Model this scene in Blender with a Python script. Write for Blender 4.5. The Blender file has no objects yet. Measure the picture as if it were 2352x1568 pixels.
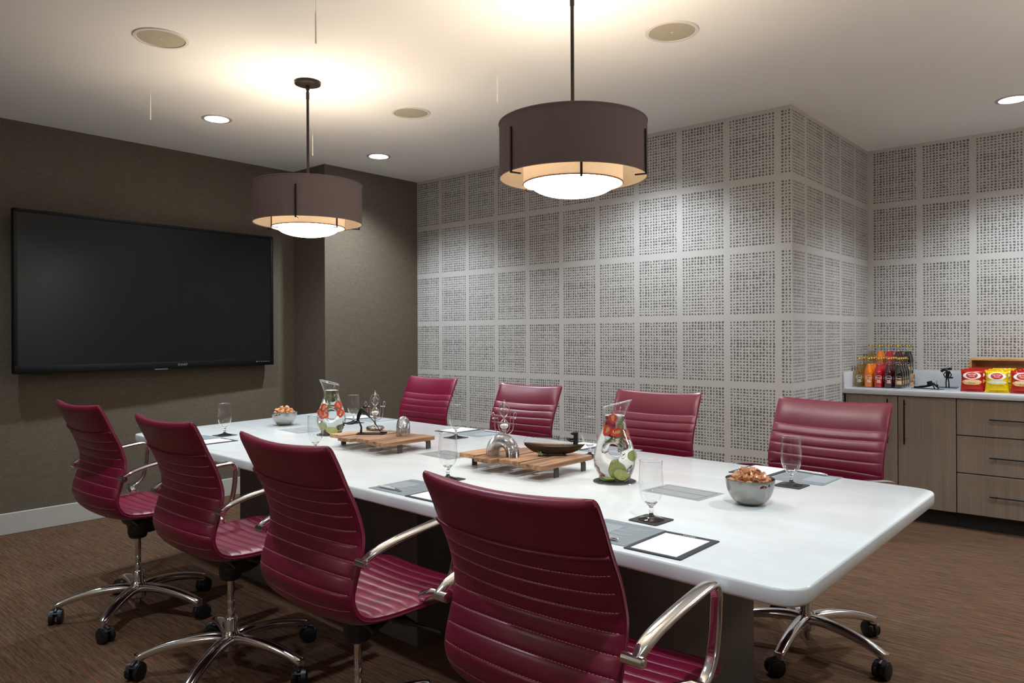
import bpy, bmesh, math, random
import numpy as np
from mathutils import Vector, Matrix
random.seed(7)
rnd = random.Random(11)
S = bpy.context.scene
COL = S.collection
PI = math.pi

# ------------------------------------------------------------------ camera, world, exposure
EYE = Vector((0, 0, 1.30))
CEIL = 2.749
def setup_camera():
    f, yaw, roll, pitch, sy = 1694.31, 0.7188, -0.0044, -0.0006, -12.63
    fw = Vector((-math.sin(yaw), math.cos(yaw), 0)); rt = Vector((math.cos(yaw), math.sin(yaw), 0)); up = Vector((0, 0, 1))
    fw, up = fw*math.cos(pitch)+up*math.sin(pitch), up*math.cos(pitch)-fw*math.sin(pitch)
    rt, up = rt*math.cos(roll)+up*math.sin(roll), up*math.cos(roll)-rt*math.sin(roll)
    cd = bpy.data.cameras.new('camera'); co = bpy.data.objects.new('camera', cd); COL.objects.link(co)
    cd.sensor_width = 36; cd.lens = f/2352*36; cd.shift_y = sy/2352; cd.clip_start = 0.02; cd.clip_end = 60
    m = Matrix.Identity(4)
    for i in range(3):
        m[i][0] = rt[i]; m[i][1] = up[i]; m[i][2] = -fw[i]; m[i][3] = EYE[i]
    co.matrix_world = m
    S.camera = co
setup_camera()
RT = (0.7526, 0.6585); FWD = (-0.6585, 0.7526); A_RT = math.atan2(RT[1], RT[0])
W = bpy.data.worlds.new('world'); S.world = W; W.use_nodes = True
W.node_tree.nodes['Background'].inputs[0].default_value = (0.8, 0.85, 1, 1)
W.node_tree.nodes['Background'].inputs[1].default_value = 0.02
S.view_settings.view_transform = 'Standard'; S.view_settings.look = 'None'
S.view_settings.gamma = 1; S.view_settings.use_curve_mapping = False
S.view_settings.exposure = 0.40
cy = S.cycles
cy.use_denoising = True
cy.max_bounces = 12; cy.diffuse_bounces = 5; cy.glossy_bounces = 5; cy.transmission_bounces = 12; cy.transparent_max_bounces = 24
cy.sample_clamp_indirect = 4.0; cy.blur_glossy = 0.5

COOL = (0.78, 0.90, 1.0); WARM = (1.0, 0.81, 0.58)
CAN_W = 118.0       # one recessed downlight
PEND_UP = 19.0     # bulbs of one pendant
DOME_EM = 15.0; WALL_FILL_EM = 25.0
# recessed downlights: (x, y, power factor, label)
CANS = [(-4.705, 2.405, 0.85, 'recessed ceiling downlight in front of the wall-mounted television'),
        (-4.72, 3.772, 1.25, 'recessed ceiling downlight nearest the dark corner column'),
        (-2.63, 4.00, 0.95, 'recessed ceiling downlight hidden behind the nearer drum pendant'),
        (-0.67, 5.49, 1.0, 'recessed ceiling downlight above the drinks counter'),
        (-4.72, 0.95, 0.42, 'recessed ceiling downlight left of the photo frame near the screen wall'),
        (-2.60, 0.80, 0.72, 'recessed ceiling downlight above the near row of chairs'),
        (-0.30, 1.1, 0.85, 'recessed ceiling downlight over the near table end'),
        (-0.30, 3.6, 0.9, 'recessed ceiling downlight over the open floor beside the table'),
        (1.0, 5.2, 0.8, 'recessed ceiling downlight above the right end of the counter')]
def spot(name, loc, power, col, size=2.3, rad=0.035, blend=0.5):
    l = bpy.data.lights.new(name, 'SPOT'); l.energy = power; l.color = col; l.spot_size = size; l.spot_blend = blend; l.shadow_soft_size = rad
    o = bpy.data.objects.new(name, l); COL.objects.link(o); o.location = loc; return o
def point(name, loc, power, col, rad=0.05):
    l = bpy.data.lights.new(name, 'POINT'); l.energy = power; l.color = col; l.shadow_soft_size = rad
    o = bpy.data.objects.new(name, l); COL.objects.link(o); o.location = loc; return o

# ------------------------------------------------------------------ material helpers
def lin(c):
    return tuple((x/12.92 if x <= 0.04045 else ((x+0.055)/1.055)**2.4) for x in c)
def rgb(r, g, b):
    return lin((r/255, g/255, b/255)) + (1,)
def mat(name, col, rough=0.5, metal=0.0, **kw):
    m = bpy.data.materials.new(name); m.use_nodes = True
    b = m.node_tree.nodes['Principled BSDF']
    b.inputs['Base Color'].default_value = col; b.inputs['Roughness'].default_value = rough; b.inputs['Metallic'].default_value = metal
    for k, v in kw.items():
        b.inputs[k.replace('_', ' ')].default_value = v
    m.diffuse_color = col
    return m
class NT:
    def __init__(s, m): s.m = m; s.t = m.node_tree; s.b = s.t.nodes.get('Principled BSDF')
    def n(s, typ, **kw):
        x = s.t.nodes.new(typ)
        for k, v in kw.items(): setattr(x, k, v)
        return x
    def l(s, a, b): s.t.links.new(a, b)
    def math(s, op, a, b=None, c=None, clamp=False):
        x = s.n('ShaderNodeMath', operation=op); x.use_clamp = clamp
        for i, v in enumerate((a, b, c)):
            if v is None: continue
            if isinstance(v, (int, float)): x.inputs[i].default_value = v
            else: s.l(v, x.inputs[i])
        return x.outputs[0]
    def coord(s, kind, scale):
        tc = s.n('ShaderNodeTexCoord'); mp = s.n('ShaderNodeMapping'); mp.inputs['Scale'].default_value = scale
        s.l(tc.outputs[kind], mp.inputs[0]); return mp.outputs[0]
    def noise(s, vec, scale=1.0, detail=2.0, rough=0.5):
        x = s.n('ShaderNodeTexNoise'); x.inputs['Scale'].default_value = scale; x.inputs['Detail'].default_value = detail; x.inputs['Roughness'].default_value = rough
        s.l(vec, x.inputs['Vector']); return x.outputs['Fac']
    def ramp(s, fac, stops):
        x = s.n('ShaderNodeValToRGB'); e = x.color_ramp.elements
        while len(e) < len(stops): e.new(0.5)
        for el, (p, c) in zip(e, stops): el.position = p; el.color = c
        s.l(fac, x.inputs[0]); return x.outputs[0]
    def mix(s, fac, a, b):
        x = s.n('ShaderNodeMix', data_type='RGBA')
        for i, v in ((0, fac), (6, a), (7, b)):
            if isinstance(v, (int, float, tuple)): x.inputs[i].default_value = v
            else: s.l(v, x.inputs[i])
        return x.outputs[2]
    def bump(s, h, strength=0.2, dist=0.002):
        x = s.n('ShaderNodeBump'); x.inputs['Strength'].default_value = strength; x.inputs['Distance'].default_value = dist
        s.l(h, x.inputs['Height']); s.l(x.outputs[0], s.b.inputs['Normal'])

def m_weave():
    m = mat('woven_wallcovering', rgb(112, 97, 82), 0.8); k = NT(m)
    h = k.noise(k.coord('UV', (22, 520, 1)), 1, 2); v = k.noise(k.coord('UV', (520, 22, 1)), 1, 2)
    big = k.noise(k.coord('UV', (6, 60, 1)), 1, 2)
    s = k.math('ADD', k.math('MULTIPLY', h, 0.5), k.math('MULTIPLY', v, 0.42)); s = k.math('ADD', s, k.math('MULTIPLY', big, 0.14))
    k.l(k.ramp(s, [(0.36, rgb(78, 69, 58)), (0.74, rgb(112, 101, 86))]), k.b.inputs['Base Color'])
    k.bump(s, 0.25, 0.002); k.b.inputs['Specular IOR Level'].default_value = 0.25
    return m
def m_paper(name, u0, v0):
    """pale wallcovering printed with panels of loosely woven dark dots; UV in metres"""
    m = mat(name, rgb(205, 195, 183), 0.6); k = NT(m); pu, pv, nu, nv = 0.3476, 0.4447, 14.0, 20.0
    tc = k.n('ShaderNodeTexCoord'); sp = k.n('ShaderNodeSeparateXYZ'); k.l(tc.outputs['UV'], sp.inputs[0])
    U = k.math('DIVIDE', k.math('SUBTRACT', sp.outputs[0], u0), pu); V = k.math('DIVIDE', k.math('SUBTRACT', sp.outputs[1], v0), pv)
    fu, fv = k.math('FRACT', U), k.math('FRACT', V); cu = k.math('FLOOR', U)
    mu, mv = 0.055, 0.045
    du = k.math('MULTIPLY', k.math('DIVIDE', k.math('SUBTRACT', fu, mu), 1-2*mu), nu)
    dv = k.math('MULTIPLY', k.math('DIVIDE', k.math('SUBTRACT', fv, mv), 1-2*mv), nv)
    iu, iv = k.math('FLOOR', du), k.math('FLOOR', dv)
    inside = k.math('MULTIPLY', k.math('MULTIPLY', k.math('GREATER_THAN', du, 0.0), k.math('LESS_THAN', du, nu)),
                    k.math('MULTIPLY', k.math('GREATER_THAN', dv, 0.0), k.math('LESS_THAN', dv, nv)))
    cid = k.math('MODULO', k.math('ADD', cu, 40.0), 4.0)
    def white(a, b, c):
        cb = k.n('ShaderNodeCombineXYZ')
        for i, v in enumerate((a, b, c)):
            if isinstance(v, (int, float)): cb.inputs[i].default_value = v
            else: k.l(v, cb.inputs[i])
        w = k.n('ShaderNodeTexWhiteNoise', noise_dimensions='3D'); k.l(cb.outputs[0], w.inputs[0]); return w.outputs[0]
    colr = white(iu, 3.0, cid); rowr = white(9.0, iv, cid); r1 = white(iu, iv, cid); r2 = white(iv, iu, k.math('ADD', cid, 7.0))
    rx = k.math('ADD', k.math('ADD', k.math('MULTIPLY', colr, 0.14), 0.14), k.math('MULTIPLY', r1, 0.11))
    ry = k.math('ADD', k.math('ADD', k.math('MULTIPLY', rowr, 0.14), 0.125), k.math('MULTIPLY', r2, 0.11))
    ox = k.math('MULTIPLY', k.math('SUBTRACT', r2, 0.5), 0.14); oy = k.math('MULTIPLY', k.math('SUBTRACT', r1, 0.5), 0.14)
    x = k.math('DIVIDE', k.math('ABSOLUTE', k.math('SUBTRACT', k.math('SUBTRACT', du, iu), k.math('ADD', ox, 0.5))), rx)
    y = k.math('DIVIDE', k.math('ABSOLUTE', k.math('SUBTRACT', k.math('SUBTRACT', dv, iv), k.math('ADD', oy, 0.5))), ry)
    wob = k.math('MULTIPLY', k.math('SUBTRACT', k.noise(k.coord('UV', (160, 160, 1)), 1, 1), 0.5), 0.9)
    d = k.math('ADD', k.math('POWER', k.math('ADD', k.math('POWER', x, 2.6), k.math('POWER', y, 2.6)), 0.385), wob)
    dot = k.math('MULTIPLY', k.math('MULTIPLY', k.math('SUBTRACT', 1.25, d), 4.0, clamp=True), inside)
    fab = k.noise(k.coord('UV', (500, 500, 1)), 1, 1)
    base = k.ramp(fab, [(0.3, rgb(178, 173, 167)), (0.7, rgb(191, 186, 180))])
    k.l(k.mix(dot, base, rgb(98, 93, 88)), k.b.inputs['Base Color'])
    k.b.inputs['Specular IOR Level'].default_value = 0.3
    return m
def m_carpet():
    m = mat('striated_carpet', rgb(90, 64, 46), 0.95); k = NT(m)
    a = k.noise(k.coord('Object', (14, 330, 1)), 1, 4, 0.65); b = k.noise(k.coord('Object', (3.0, 110, 1)), 1, 2, 0.6)
    c = k.noise(k.coord('Object', (1.1, 26, 1)), 1, 2, 0.5)
    s = k.math('ADD', k.math('MULTIPLY', a, 0.62), k.math('MULTIPLY', b, 0.38))
    base = k.ramp(s, [(0.30, rgb(40, 28, 22)), (0.45, rgb(76, 56, 42)), (0.56, rgb(98, 77, 59)), (0.72, rgb(128, 105, 82))])
    rust = k.ramp(c, [(0.55, (0, 0, 0, 1)), (0.72, (1, 1, 1, 1))])
    r2 = k.math('MULTIPLY', k.math('GREATER_THAN', k.noise(k.coord('Object', (7, 150, 3)), 1, 2), 0.56), 0.5)
    rr = k.n('ShaderNodeSeparateColor'); k.l(rust, rr.inputs[0])
    k.l(k.mix(k.math('MULTIPLY', r2, k.math('ADD', rr.outputs[0], 0.35), clamp=True), base, rgb(128, 62, 36)), k.b.inputs['Base Color'])
    k.bump(k.noise(k.coord('Object', (60, 400, 60)), 1, 2), 0.5, 0.004); k.b.inputs['Specular IOR Level'].default_value = 0.1
    return m
def m_leather(name, c, rough):
    m = mat(name, c, rough); k = NT(m); v = k.coord('Object', (1, 1, 1))
    n1 = k.noise(v, 420, 2); n2 = k.noise(v, 14, 3); n3 = k.noise(v, 5, 2)
    k.l(k.mix(k.math('MULTIPLY', n2, 0.5), c, tuple(x*0.55 for x in c[:3])+(1,)), k.b.inputs['Base Color'])
    k.l(k.math('ADD', k.math('MULTIPLY', n3, 0.16), rough-0.08), k.b.inputs['Roughness'])
    k.b.inputs['Coat Weight'].default_value = 0.35; k.b.inputs['Coat Roughness'].default_value = 0.28
    k.bump(k.math('ADD', k.math('MULTIPLY', n1, 0.25), k.math('MULTIPLY', n2, 0.9)), 0.35, 0.0015)
    return m
def m_marble():
    m = mat('white_marble_quartz', rgb(232, 232, 230), 0.12); k = NT(m)
    v = k.coord('Object', (0.9, 2.6, 1)); w = k.noise(v, 1.1, 5, 0.55)
    k.l(k.ramp(w, [(0.34, rgb(220, 223, 222)), (0.44, rgb(227, 231, 231)), (0.52, rgb(222, 225, 224)), (0.62, rgb(229, 233, 233))]), k.b.inputs['Base Color'])
    k.b.inputs['Specular IOR Level'].default_value = 0.5
    return m
def m_wood(name, cols, scale, rough=0.55, bump=0.1):
    m = mat(name, cols[1], rough); k = NT(m); v = k.coord('Object', scale); n = k.noise(v, 1, 4, 0.65); n2 = k.noise(v, 0.25, 2)
    s = k.math('ADD', k.math('MULTIPLY', n, 0.65), k.math('MULTIPLY', n2, 0.35))
    k.l(k.ramp(s, [(0.32, cols[0]), (0.5, cols[1]), (0.66, cols[2])]), k.b.inputs['Base Color']); k.bump(s, bump, 0.002)
    return m
def m_thin(name, tint, boost=1.0, base=0.02, ior=1.45, rough=0.02):
    """thin pane glass: straight transmission plus fresnel reflection"""
    m = bpy.data.materials.new(name); m.use_nodes = True; t = m.node_tree; t.nodes.clear(); k = NT(m)
    o = k.n('ShaderNodeOutputMaterial'); tr = k.n('ShaderNodeBsdfTransparent'); tr.inputs[0].default_value = tint
    gl = k.n('ShaderNodeBsdfGlossy'); gl.inputs['Roughness'].default_value = rough; gl.inputs[0].default_value = (1, 1, 1, 1)
    lw = k.n('ShaderNodeLayerWeight'); lw.inputs[0].default_value = 0.5
    f = k.math('ADD', k.math('MULTIPLY', k.math('POWER', lw.outputs['Facing'], 2.8), 0.95*boost), base+0.02, clamp=True)
    mx = k.n('ShaderNodeMixShader'); k.l(f, mx.inputs[0]); k.l(tr.outputs[0], mx.inputs[1]); k.l(gl.outputs[0], mx.inputs[2]); k.l(mx.outputs[0], o.inputs[0])
    return m
def m_glass(name, col, ior, rough=0.0):
    m = bpy.data.materials.new(name); m.use_nodes = True; t = m.node_tree; t.nodes.clear(); k = NT(m)
    o = k.n('ShaderNodeOutputMaterial'); g = k.n('ShaderNodeBsdfGlass'); g.inputs['Color'].default_value = col; g.inputs['IOR'].default_value = ior; g.inputs['Roughness'].default_value = rough
    k.l(g.outputs[0], o.inputs[0]); return m
def m_emit(name, col, s):
    m = bpy.data.materials.new(name); m.use_nodes = True; t = m.node_tree; t.nodes.clear(); k = NT(m)
    o = k.n('ShaderNodeOutputMaterial'); e = k.n('ShaderNodeEmission'); e.inputs[0].default_value = col; e.inputs[1].default_value = s
    k.l(e.outputs[0], o.inputs[0]); return m
def m_shade(name, out_c, in_c, trans):
    """fabric shade: dark outside, pale lining inside (front/back of the sheet), a little translucent"""
    m = bpy.data.materials.new(name); m.use_nodes = True; t = m.node_tree; t.nodes.clear(); k = NT(m)
    o = k.n('ShaderNodeOutputMaterial'); d = k.n('ShaderNodeBsdfDiffuse'); tl = k.n('ShaderNodeBsdfTranslucent'); mx = k.n('ShaderNodeMixShader')
    n = k.noise(k.coord('UV', (60, 900, 1)), 1, 2); n2 = k.noise(k.coord('UV', (900, 60, 1)), 1, 2)
    w = k.math('ADD', k.math('MULTIPLY', n, 0.5), k.math('MULTIPLY', n2, 0.5))
    c = k.mix(w, tuple(x*0.75 for x in out_c[:3])+(1,), tuple(x*1.25 for x in out_c[:3])+(1,))
    k.l(c, d.inputs[0]); tl.inputs[0].default_value = in_c; mx.inputs[0].default_value = trans
    k.l(d.outputs[0], mx.inputs[1]); k.l(tl.outputs[0], mx.inputs[2]); k.l(mx.outputs[0], o.inputs[0])
    return m

M = {}
M['weave'] = m_weave()
M['ceiling'] = mat('ceiling_paint', rgb(230, 225, 218), 0.9)
M['paint'] = mat('baseboard_paint', rgb(176, 172, 165), 0.5)
M['plain'] = mat('plain_wall_paint', rgb(150, 138, 124), 0.85)
M['carpet'] = m_carpet()
M['leather'] = m_leather('raspberry_leather', rgb(120, 11, 49), 0.40)
M['stitch'] = mat('pink_thread', rgb(222, 140, 158), 0.6)
M['chrome'] = mat('polished_chrome', (0.88, 0.89, 0.91, 1), 0.11, 1.0)
M['black'] = mat('black_plastic', rgb(22, 22, 23), 0.45)
M['rubber'] = mat('black_caster_nylon', rgb(26, 26, 28), 0.38)
M['marble'] = m_marble()
M['pedestal'] = mat('grey_pedestal_laminate', rgb(92, 88, 84), 0.45)
M['cab'] = m_wood('greyed_oak_laminate', (rgb(120, 105, 92), rgb(131, 115, 101), rgb(141, 125, 110)), (150, 150, 2.6), 0.5, 0.05)
M['counter'] = mat('pale_grey_quartz', rgb(196, 198, 200), 0.15)
M['toe'] = mat('black_toe_kick', rgb(16, 15, 16), 0.6)
M['bronze'] = mat('dark_bronze_metal', rgb(40, 34, 30), 0.4, 0.6)
M['handle'] = mat('black_bar_pull', rgb(18, 18, 19), 0.35, 0.5)
M['plank'] = m_wood('weathered_oak_plank', (rgb(92, 64, 46), rgb(162, 118, 84), rgb(206, 166, 124)), (55, 4, 55), 0.6, 0.3)
M['plank2'] = m_wood('weathered_oak_plank_dark', (rgb(80, 54, 38), rgb(138, 98, 68), rgb(184, 140, 100)), (60, 4, 60), 0.6, 0.3)
M['pine'] = m_wood('pale_pine_board', (rgb(150, 104, 62), rgb(186, 138, 88), rgb(208, 164, 112)), (6, 40, 40), 0.6, 0.1)
M['steel_raw'] = mat('raw_grey_steel', rgb(96, 92, 88), 0.42, 0.8)
M['brushed'] = mat('brushed_stainless', (0.30, 0.295, 0.28, 1), 0.27, 1.0)
M['silver'] = mat('tarnished_silver', (0.55, 0.52, 0.48, 1), 0.25, 1.0)
M['spring'] = mat('bright_spring_steel', (0.68, 0.70, 0.72, 1), 0.16, 1.0)
M['iron'] = mat('blackened_iron', rgb(38, 38, 40), 0.38, 0.7)
M['hull'] = mat('heat_coloured_bronze', rgb(74, 60, 46), 0.33, 0.8)
M['glass'] = m_thin('thin_clear_glass', (0.97, 0.98, 0.98, 1), 1.0, 0.015)
M['solidglass'] = m_glass('solid_clear_glass', (1, 1, 1, 1), 1.48)
M['water'] = m_glass('water', (0.985, 0.98, 0.955, 1), 1.16)
M['sand'] = mat('white_sand', rgb(232, 228, 220), 0.9)
M['coaster'] = mat('black_paper_coaster', rgb(46, 45, 46), 0.7)
M['pad'] = mat('charcoal_card', rgb(52, 52, 55), 0.7)
M['paper'] = mat('white_paper', rgb(232, 234, 238), 0.8)
M['card'] = mat('slate_grey_print', rgb(128, 136, 140), 0.45)
M['card2'] = mat('pale_grey_print', rgb(150, 156, 162), 0.45)
M['print'] = mat('faint_white_print', rgb(176, 184, 188), 0.5)
M['ink'] = mat('white_ink', rgb(225, 226, 228), 0.6)
M['penwhite'] = mat('pearl_white_plastic', rgb(224, 224, 226), 0.2)
M['hatch'] = mat('grey_anodised_hatch', rgb(160, 163, 163), 0.4, 0.2)
M['hatchline'] = mat('hatch_gap', rgb(98, 100, 100), 0.6)
M['caramel'] = mat('wrapped_caramel', rgb(212, 156, 112), 0.16, 0, Coat_Weight=0.8, Coat_Roughness=0.06)
M['caramel2'] = mat('wrapped_dark_caramel', rgb(190, 128, 84), 0.18, 0, Coat_Weight=0.8, Coat_Roughness=0.06)
M['berry'] = mat('strawberry_skin', rgb(222, 40, 22), 0.3)
M['berrycut'] = mat('strawberry_flesh', rgb(240, 84, 52), 0.4)
M['pith2'] = mat('lime_membrane', rgb(226, 232, 178), 0.5)
M['berrycore'] = mat('strawberry_core', rgb(250, 178, 150), 0.5)
M['rind'] = mat('lime_rind', rgb(104, 140, 22), 0.35)
M['pith'] = mat('lime_flesh', rgb(206, 218, 120), 0.4)
M['leaf'] = mat('rosemary_green', rgb(116, 138, 84), 0.5)
M['leaf2'] = mat('parsley_green', rgb(86, 158, 40), 0.5)
M['screen'] = mat('dark_screen_glass', rgb(19, 19, 19), 0.3, 0, Specular_IOR_Level=0.2)
M['bezel'] = mat('black_bezel', rgb(8, 8, 9), 0.45, 0, Specular_IOR_Level=0.2)
M['greylogo'] = mat('grey_logo', rgb(120, 120, 122), 0.5)
M['white'] = mat('white_enamel', rgb(235, 230, 220), 0.4)
M['grille'] = mat('speaker_grille_mesh', rgb(168, 158, 138), 0.7)
M['spkrim'] = mat('speaker_rim', rgb(208, 200, 192), 0.6)
M['canrefl'] = mat('satin_reflector', rgb(205, 212, 222), 0.3, 0.3)
M['cantrim'] = mat('downlight_trim', rgb(168, 162, 154), 0.5)
M['canlens'] = m_emit('downlight_lens', (0.86, 0.94, 1.0, 1), 6.0)
M['shade'] = m_shade('taupe_linen_shade', rgb(122, 108, 107), (0.1, 0.05, 0.03, 1), 0.03)
M['lining'] = m_shade('cream_shade_lining', rgb(226, 214, 194), (0.4, 0.28, 0.18, 1), 0.02)
M['inner'] = m_shade('cream_inner_shade', rgb(220, 204, 178), (0.55, 0.42, 0.30, 1), 0.045)
M['hem'] = mat('tan_hem_tape', rgb(150, 104, 66), 0.8)
M['dome'] = m_emit('glowing_diffuser', (1.0, 0.96, 0.90, 1), DOME_EM)
M['gold'] = mat('gold_bottle_cap', rgb(212, 176, 92), 0.25, 0.9)
M['cable'] = mat('black_cable', rgb(12, 12, 12), 0.5)
SODA = {'gold': (rgb(226, 204, 146), 'clear gold'), 'orange': (rgb(244, 128, 8), 'orange'), 'red': (rgb(190, 8, 34), 'bright red'),
        'cherry': (rgb(62, 8, 16), 'dark cherry red'), 'cola': (rgb(24, 14, 12), 'brown-black')}
for kk, (c, _) in SODA.items():
    M['soda_'+kk] = mat('soda_'+kk, c, 0.08, 0, Coat_Weight=0.6, Coat_Roughness=0.03)
M['soda_gold'] = m_thin('soda_gold_clear', (0.93, 0.84, 0.58, 1), 0.8, 0.02)
M['lab_white'] = mat('label_white_ink', rgb(228, 220, 205), 0.5)
M['lab_tan'] = mat('label_tan_panel', rgb(186, 138, 84), 0.5)
M['lab_maroon'] = mat('label_maroon_panel', rgb(116, 46, 50), 0.5)
M['bag_red'] = mat('red_foil_bag', rgb(186, 34, 20), 0.26, 0.15)
M['bag_yel'] = mat('yellow_foil_bag', rgb(238, 200, 12), 0.24, 0.15)
M['bag_logo'] = mat('logo_red', rgb(196, 30, 24), 0.4)
M['bag_white'] = mat('logo_white', rgb(240, 238, 234), 0.4)
M['bag_cream'] = mat('flavour_cream', rgb(232, 176, 108), 0.4)
M['bag_dark'] = mat('flavour_dark_ink', rgb(48, 36, 22), 0.5)
M['bag_silver'] = mat('flavour_silver', rgb(206, 208, 176), 0.4)
M['navy'] = mat('navy_print', rgb(28, 44, 66), 0.5)

# ------------------------------------------------------------------ mesh helpers
def link(o, parent=None):
    COL.objects.link(o)
    if parent is not None: o.parent = parent
    return o
def tag(o, label=None, cat=None, group=None, kind=None):
    if label: o['label'] = label
    if cat: o['category'] = cat
    if group: o['group'] = group
    if kind: o['kind'] = kind
    return o
def thing(name, label, cat, loc=(0, 0, 0), rz=0.0, group=None):
    o = bpy.data.objects.new(name, None); o.empty_display_size = 0.05; COL.objects.link(o)
    o.location = loc; o.rotation_euler = (0, 0, rz); return tag(o, label, cat, group)
class MB:
    def __init__(s): s.v = []; s.f = []; s.uv = None
    def add(s, vs, fs):
        o = len(s.v); s.v += [tuple(x) for x in vs]; s.f += [tuple(i+o for i in f) for f in fs]; return s
    def bm(s, b):
        b.verts.index_update()
        return s.add([v.co[:] for v in b.verts], [[v.index for v in f.verts] for f in b.faces])
    def box(s, x0, x1, y0, y1, z0, z1, bev=0.0, seg=2, mtx=None):
        b = bmesh.new(); bmesh.ops.create_cube(b, size=1)
        for v in b.verts:
            v.co = Vector(((x0+x1)/2+v.co.x*(x1-x0), (y0+y1)/2+v.co.y*(y1-y0), (z0+z1)/2+v.co.z*(z1-z0)))
        if bev > 0: bmesh.ops.bevel(b, geom=b.edges[:], offset=bev, segments=seg, profile=0.5, affect='EDGES')
        if mtx is not None: bmesh.ops.transform(b, matrix=mtx, verts=b.verts[:])
        s.bm(b); b.free(); return s
    def lathe(s, prof, n=32, c=(0, 0, 0), caps=(False, False), sx=1.0, sy=1.0):
        o = len(s.v)
        for (r, z) in prof:
            for i in range(n):
                a = 2*PI*i/n; s.v.append((c[0]+r*math.cos(a)*sx, c[1]+r*math.sin(a)*sy, c[2]+z))
        for j in range(len(prof)-1):
            for i in range(n):
                s.f.append((o+j*n+i, o+j*n+(i+1) % n, o+(j+1)*n+(i+1) % n, o+(j+1)*n+i))
        if caps[0]: s.f.append(tuple(o+i for i in range(n))[::-1])
        if caps[1]: s.f.append(tuple(o+(len(prof)-1)*n+i for i in range(n)))
        return s
    def tube(s, path, r, n=8, closed=False, caps=True):
        P = [Vector(p) for p in path]; L = len(P); R = r if hasattr(r, '__len__') else [r]*L
        o = len(s.v); up = None
        for i in range(L):
            a = P[i-1] if (i > 0 or closed) else P[i]; b = P[(i+1) % L] if (i < L-1 or closed) else P[i]
            t = (b-a).normalized()
            if up is None: up = t.orthogonal().normalized()
            up = (up-t*up.dot(t)); up = up.normalized() if up.length > 1e-6 else t.orthogonal().normalized()
            w = t.cross(up)
            for k in range(n):
                q = 2*PI*k/n; s.v.append(tuple(P[i]+(up*math.cos(q)+w*math.sin(q))*R[i]))
        m = L if closed else L-1
        for i in range(m):
            for k in range(n):
                i2 = (i+1) % L
                s.f.append((o+i*n+k, o+i*n+(k+1) % n, o+i2*n+(k+1) % n, o+i2*n+k))
        if caps and not closed:
            s.f.append(tuple(o+k for k in range(n))[::-1]); s.f.append(tuple(o+(L-1)*n+k for k in range(n)))
        return s
    def cyl(s, p0, p1, r0, r1=None, n=16):
        return s.tube([p0, p1], [r0, r0 if r1 is None else r1], n)
    def ball(s, c, r, n=12, sc=(1, 1, 1)):
        prof = [(math.sin(PI*j/n)*r, -math.cos(PI*j/n)*r) for j in range(n+1)]
        o = len(s.v); s.lathe(prof, n*2)
        for i in range(o, len(s.v)):
            x, y, z = s.v[i]; s.v[i] = (c[0]+x*sc[0], c[1]+y*sc[1], c[2]+z*sc[2])
        return s
    def sweep(s, path, frames, secs):
        """path points, (side, up) per point, section list of (u, v) per point"""
        o = len(s.v); n = len(secs[0])
        for p, (a, b), sec in zip(path, frames, secs):
            p, a, b = Vector(p), Vector(a), Vector(b)
            for (u, v) in sec: s.v.append(tuple(p+a*u+b*v))
        for i in range(len(path)-1):
            for k in range(n): s.f.append((o+i*n+k, o+i*n+(k+1) % n, o+(i+1)*n+(k+1) % n, o+(i+1)*n+k))
        s.f.append(tuple(o+k for k in range(n))[::-1]); s.f.append(tuple(o+(len(path)-1)*n+k for k in range(n)))
        return s
    def prism(s, poly, z0, z1):
        n = len(poly); o = len(s.v)
        s.v += [(x, y, z0) for x, y in poly]+[(x, y, z1) for x, y in poly]
        s.f += [tuple(o+i for i in range(n))[::-1], tuple(o+n+i for i in range(n))]
        s.f += [(o+i, o+(i+1) % n, o+n+(i+1) % n, o+n+i) for i in range(n)]
        return s
    def xf(s, mtx):
        s.v = [tuple(mtx @ Vector(v)) for v in s.v]; return s
    def mesh(s, name, m, ang=40):
        me = bpy.data.meshes.new(name); me.from_pydata(s.v, [], s.f); me.update()
        b = bmesh.new(); b.from_mesh(me); bmesh.ops.remove_doubles(b, verts=b.verts[:], dist=1e-6); bmesh.ops.recalc_face_normals(b, faces=b.faces[:]); b.to_mesh(me); b.free()
        if ang:
            me.shade_smooth(); me.set_sharp_from_angle(angle=math.radians(ang))
        for x in (m if isinstance(m, (list, tuple)) else [m]): me.materials.append(x)
        return me
    def build(s, name, m, parent=None, ang=40, loc=None, rz=0.0):
        o = bpy.data.objects.new(name, s.mesh(name, m, ang)); link(o, parent)
        if loc is not None: o.location = loc
        o.rotation_euler = (0, 0, rz); return o
def copy_tree(o, parent=None):
    c = o.copy(); link(c); c.parent = parent
    for ch in list(o.children): copy_tree(ch, c)
    return c
def dup(root, loc, rz, label, group=None):
    c = copy_tree(root); c.location = loc; c.rotation_euler = (0, 0, rz); c['label'] = label
    if group: c['group'] = group
    return c
def catmull(P, m=12):
    P = [np.array(p, float) for p in P]; out = []
    for i in range(len(P)-1):
        a, b, c, d = P[max(i-1, 0)], P[i], P[i+1], P[min(i+2, len(P)-1)]
        for k in range(m):
            t = k/m; out.append(0.5*((2*b)+(-a+c)*t+(2*a-5*b+4*c-d)*t*t+(-a+3*b-3*c+d)*t**3))
    out.append(P[-1]); return out
def quad_uv(name, corners, uvs, m, kind='structure', sub=1):
    me = bpy.data.meshes.new(name); me.from_pydata([tuple(c) for c in corners], [], [tuple(range(len(corners)))])
    uv = me.uv_layers.new(name='UVMap')
    for i, u in enumerate(uvs): uv.data[i].uv = u
    me.materials.append(m); o = link(bpy.data.objects.new(name, me)); o['kind'] = kind; return o
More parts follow.
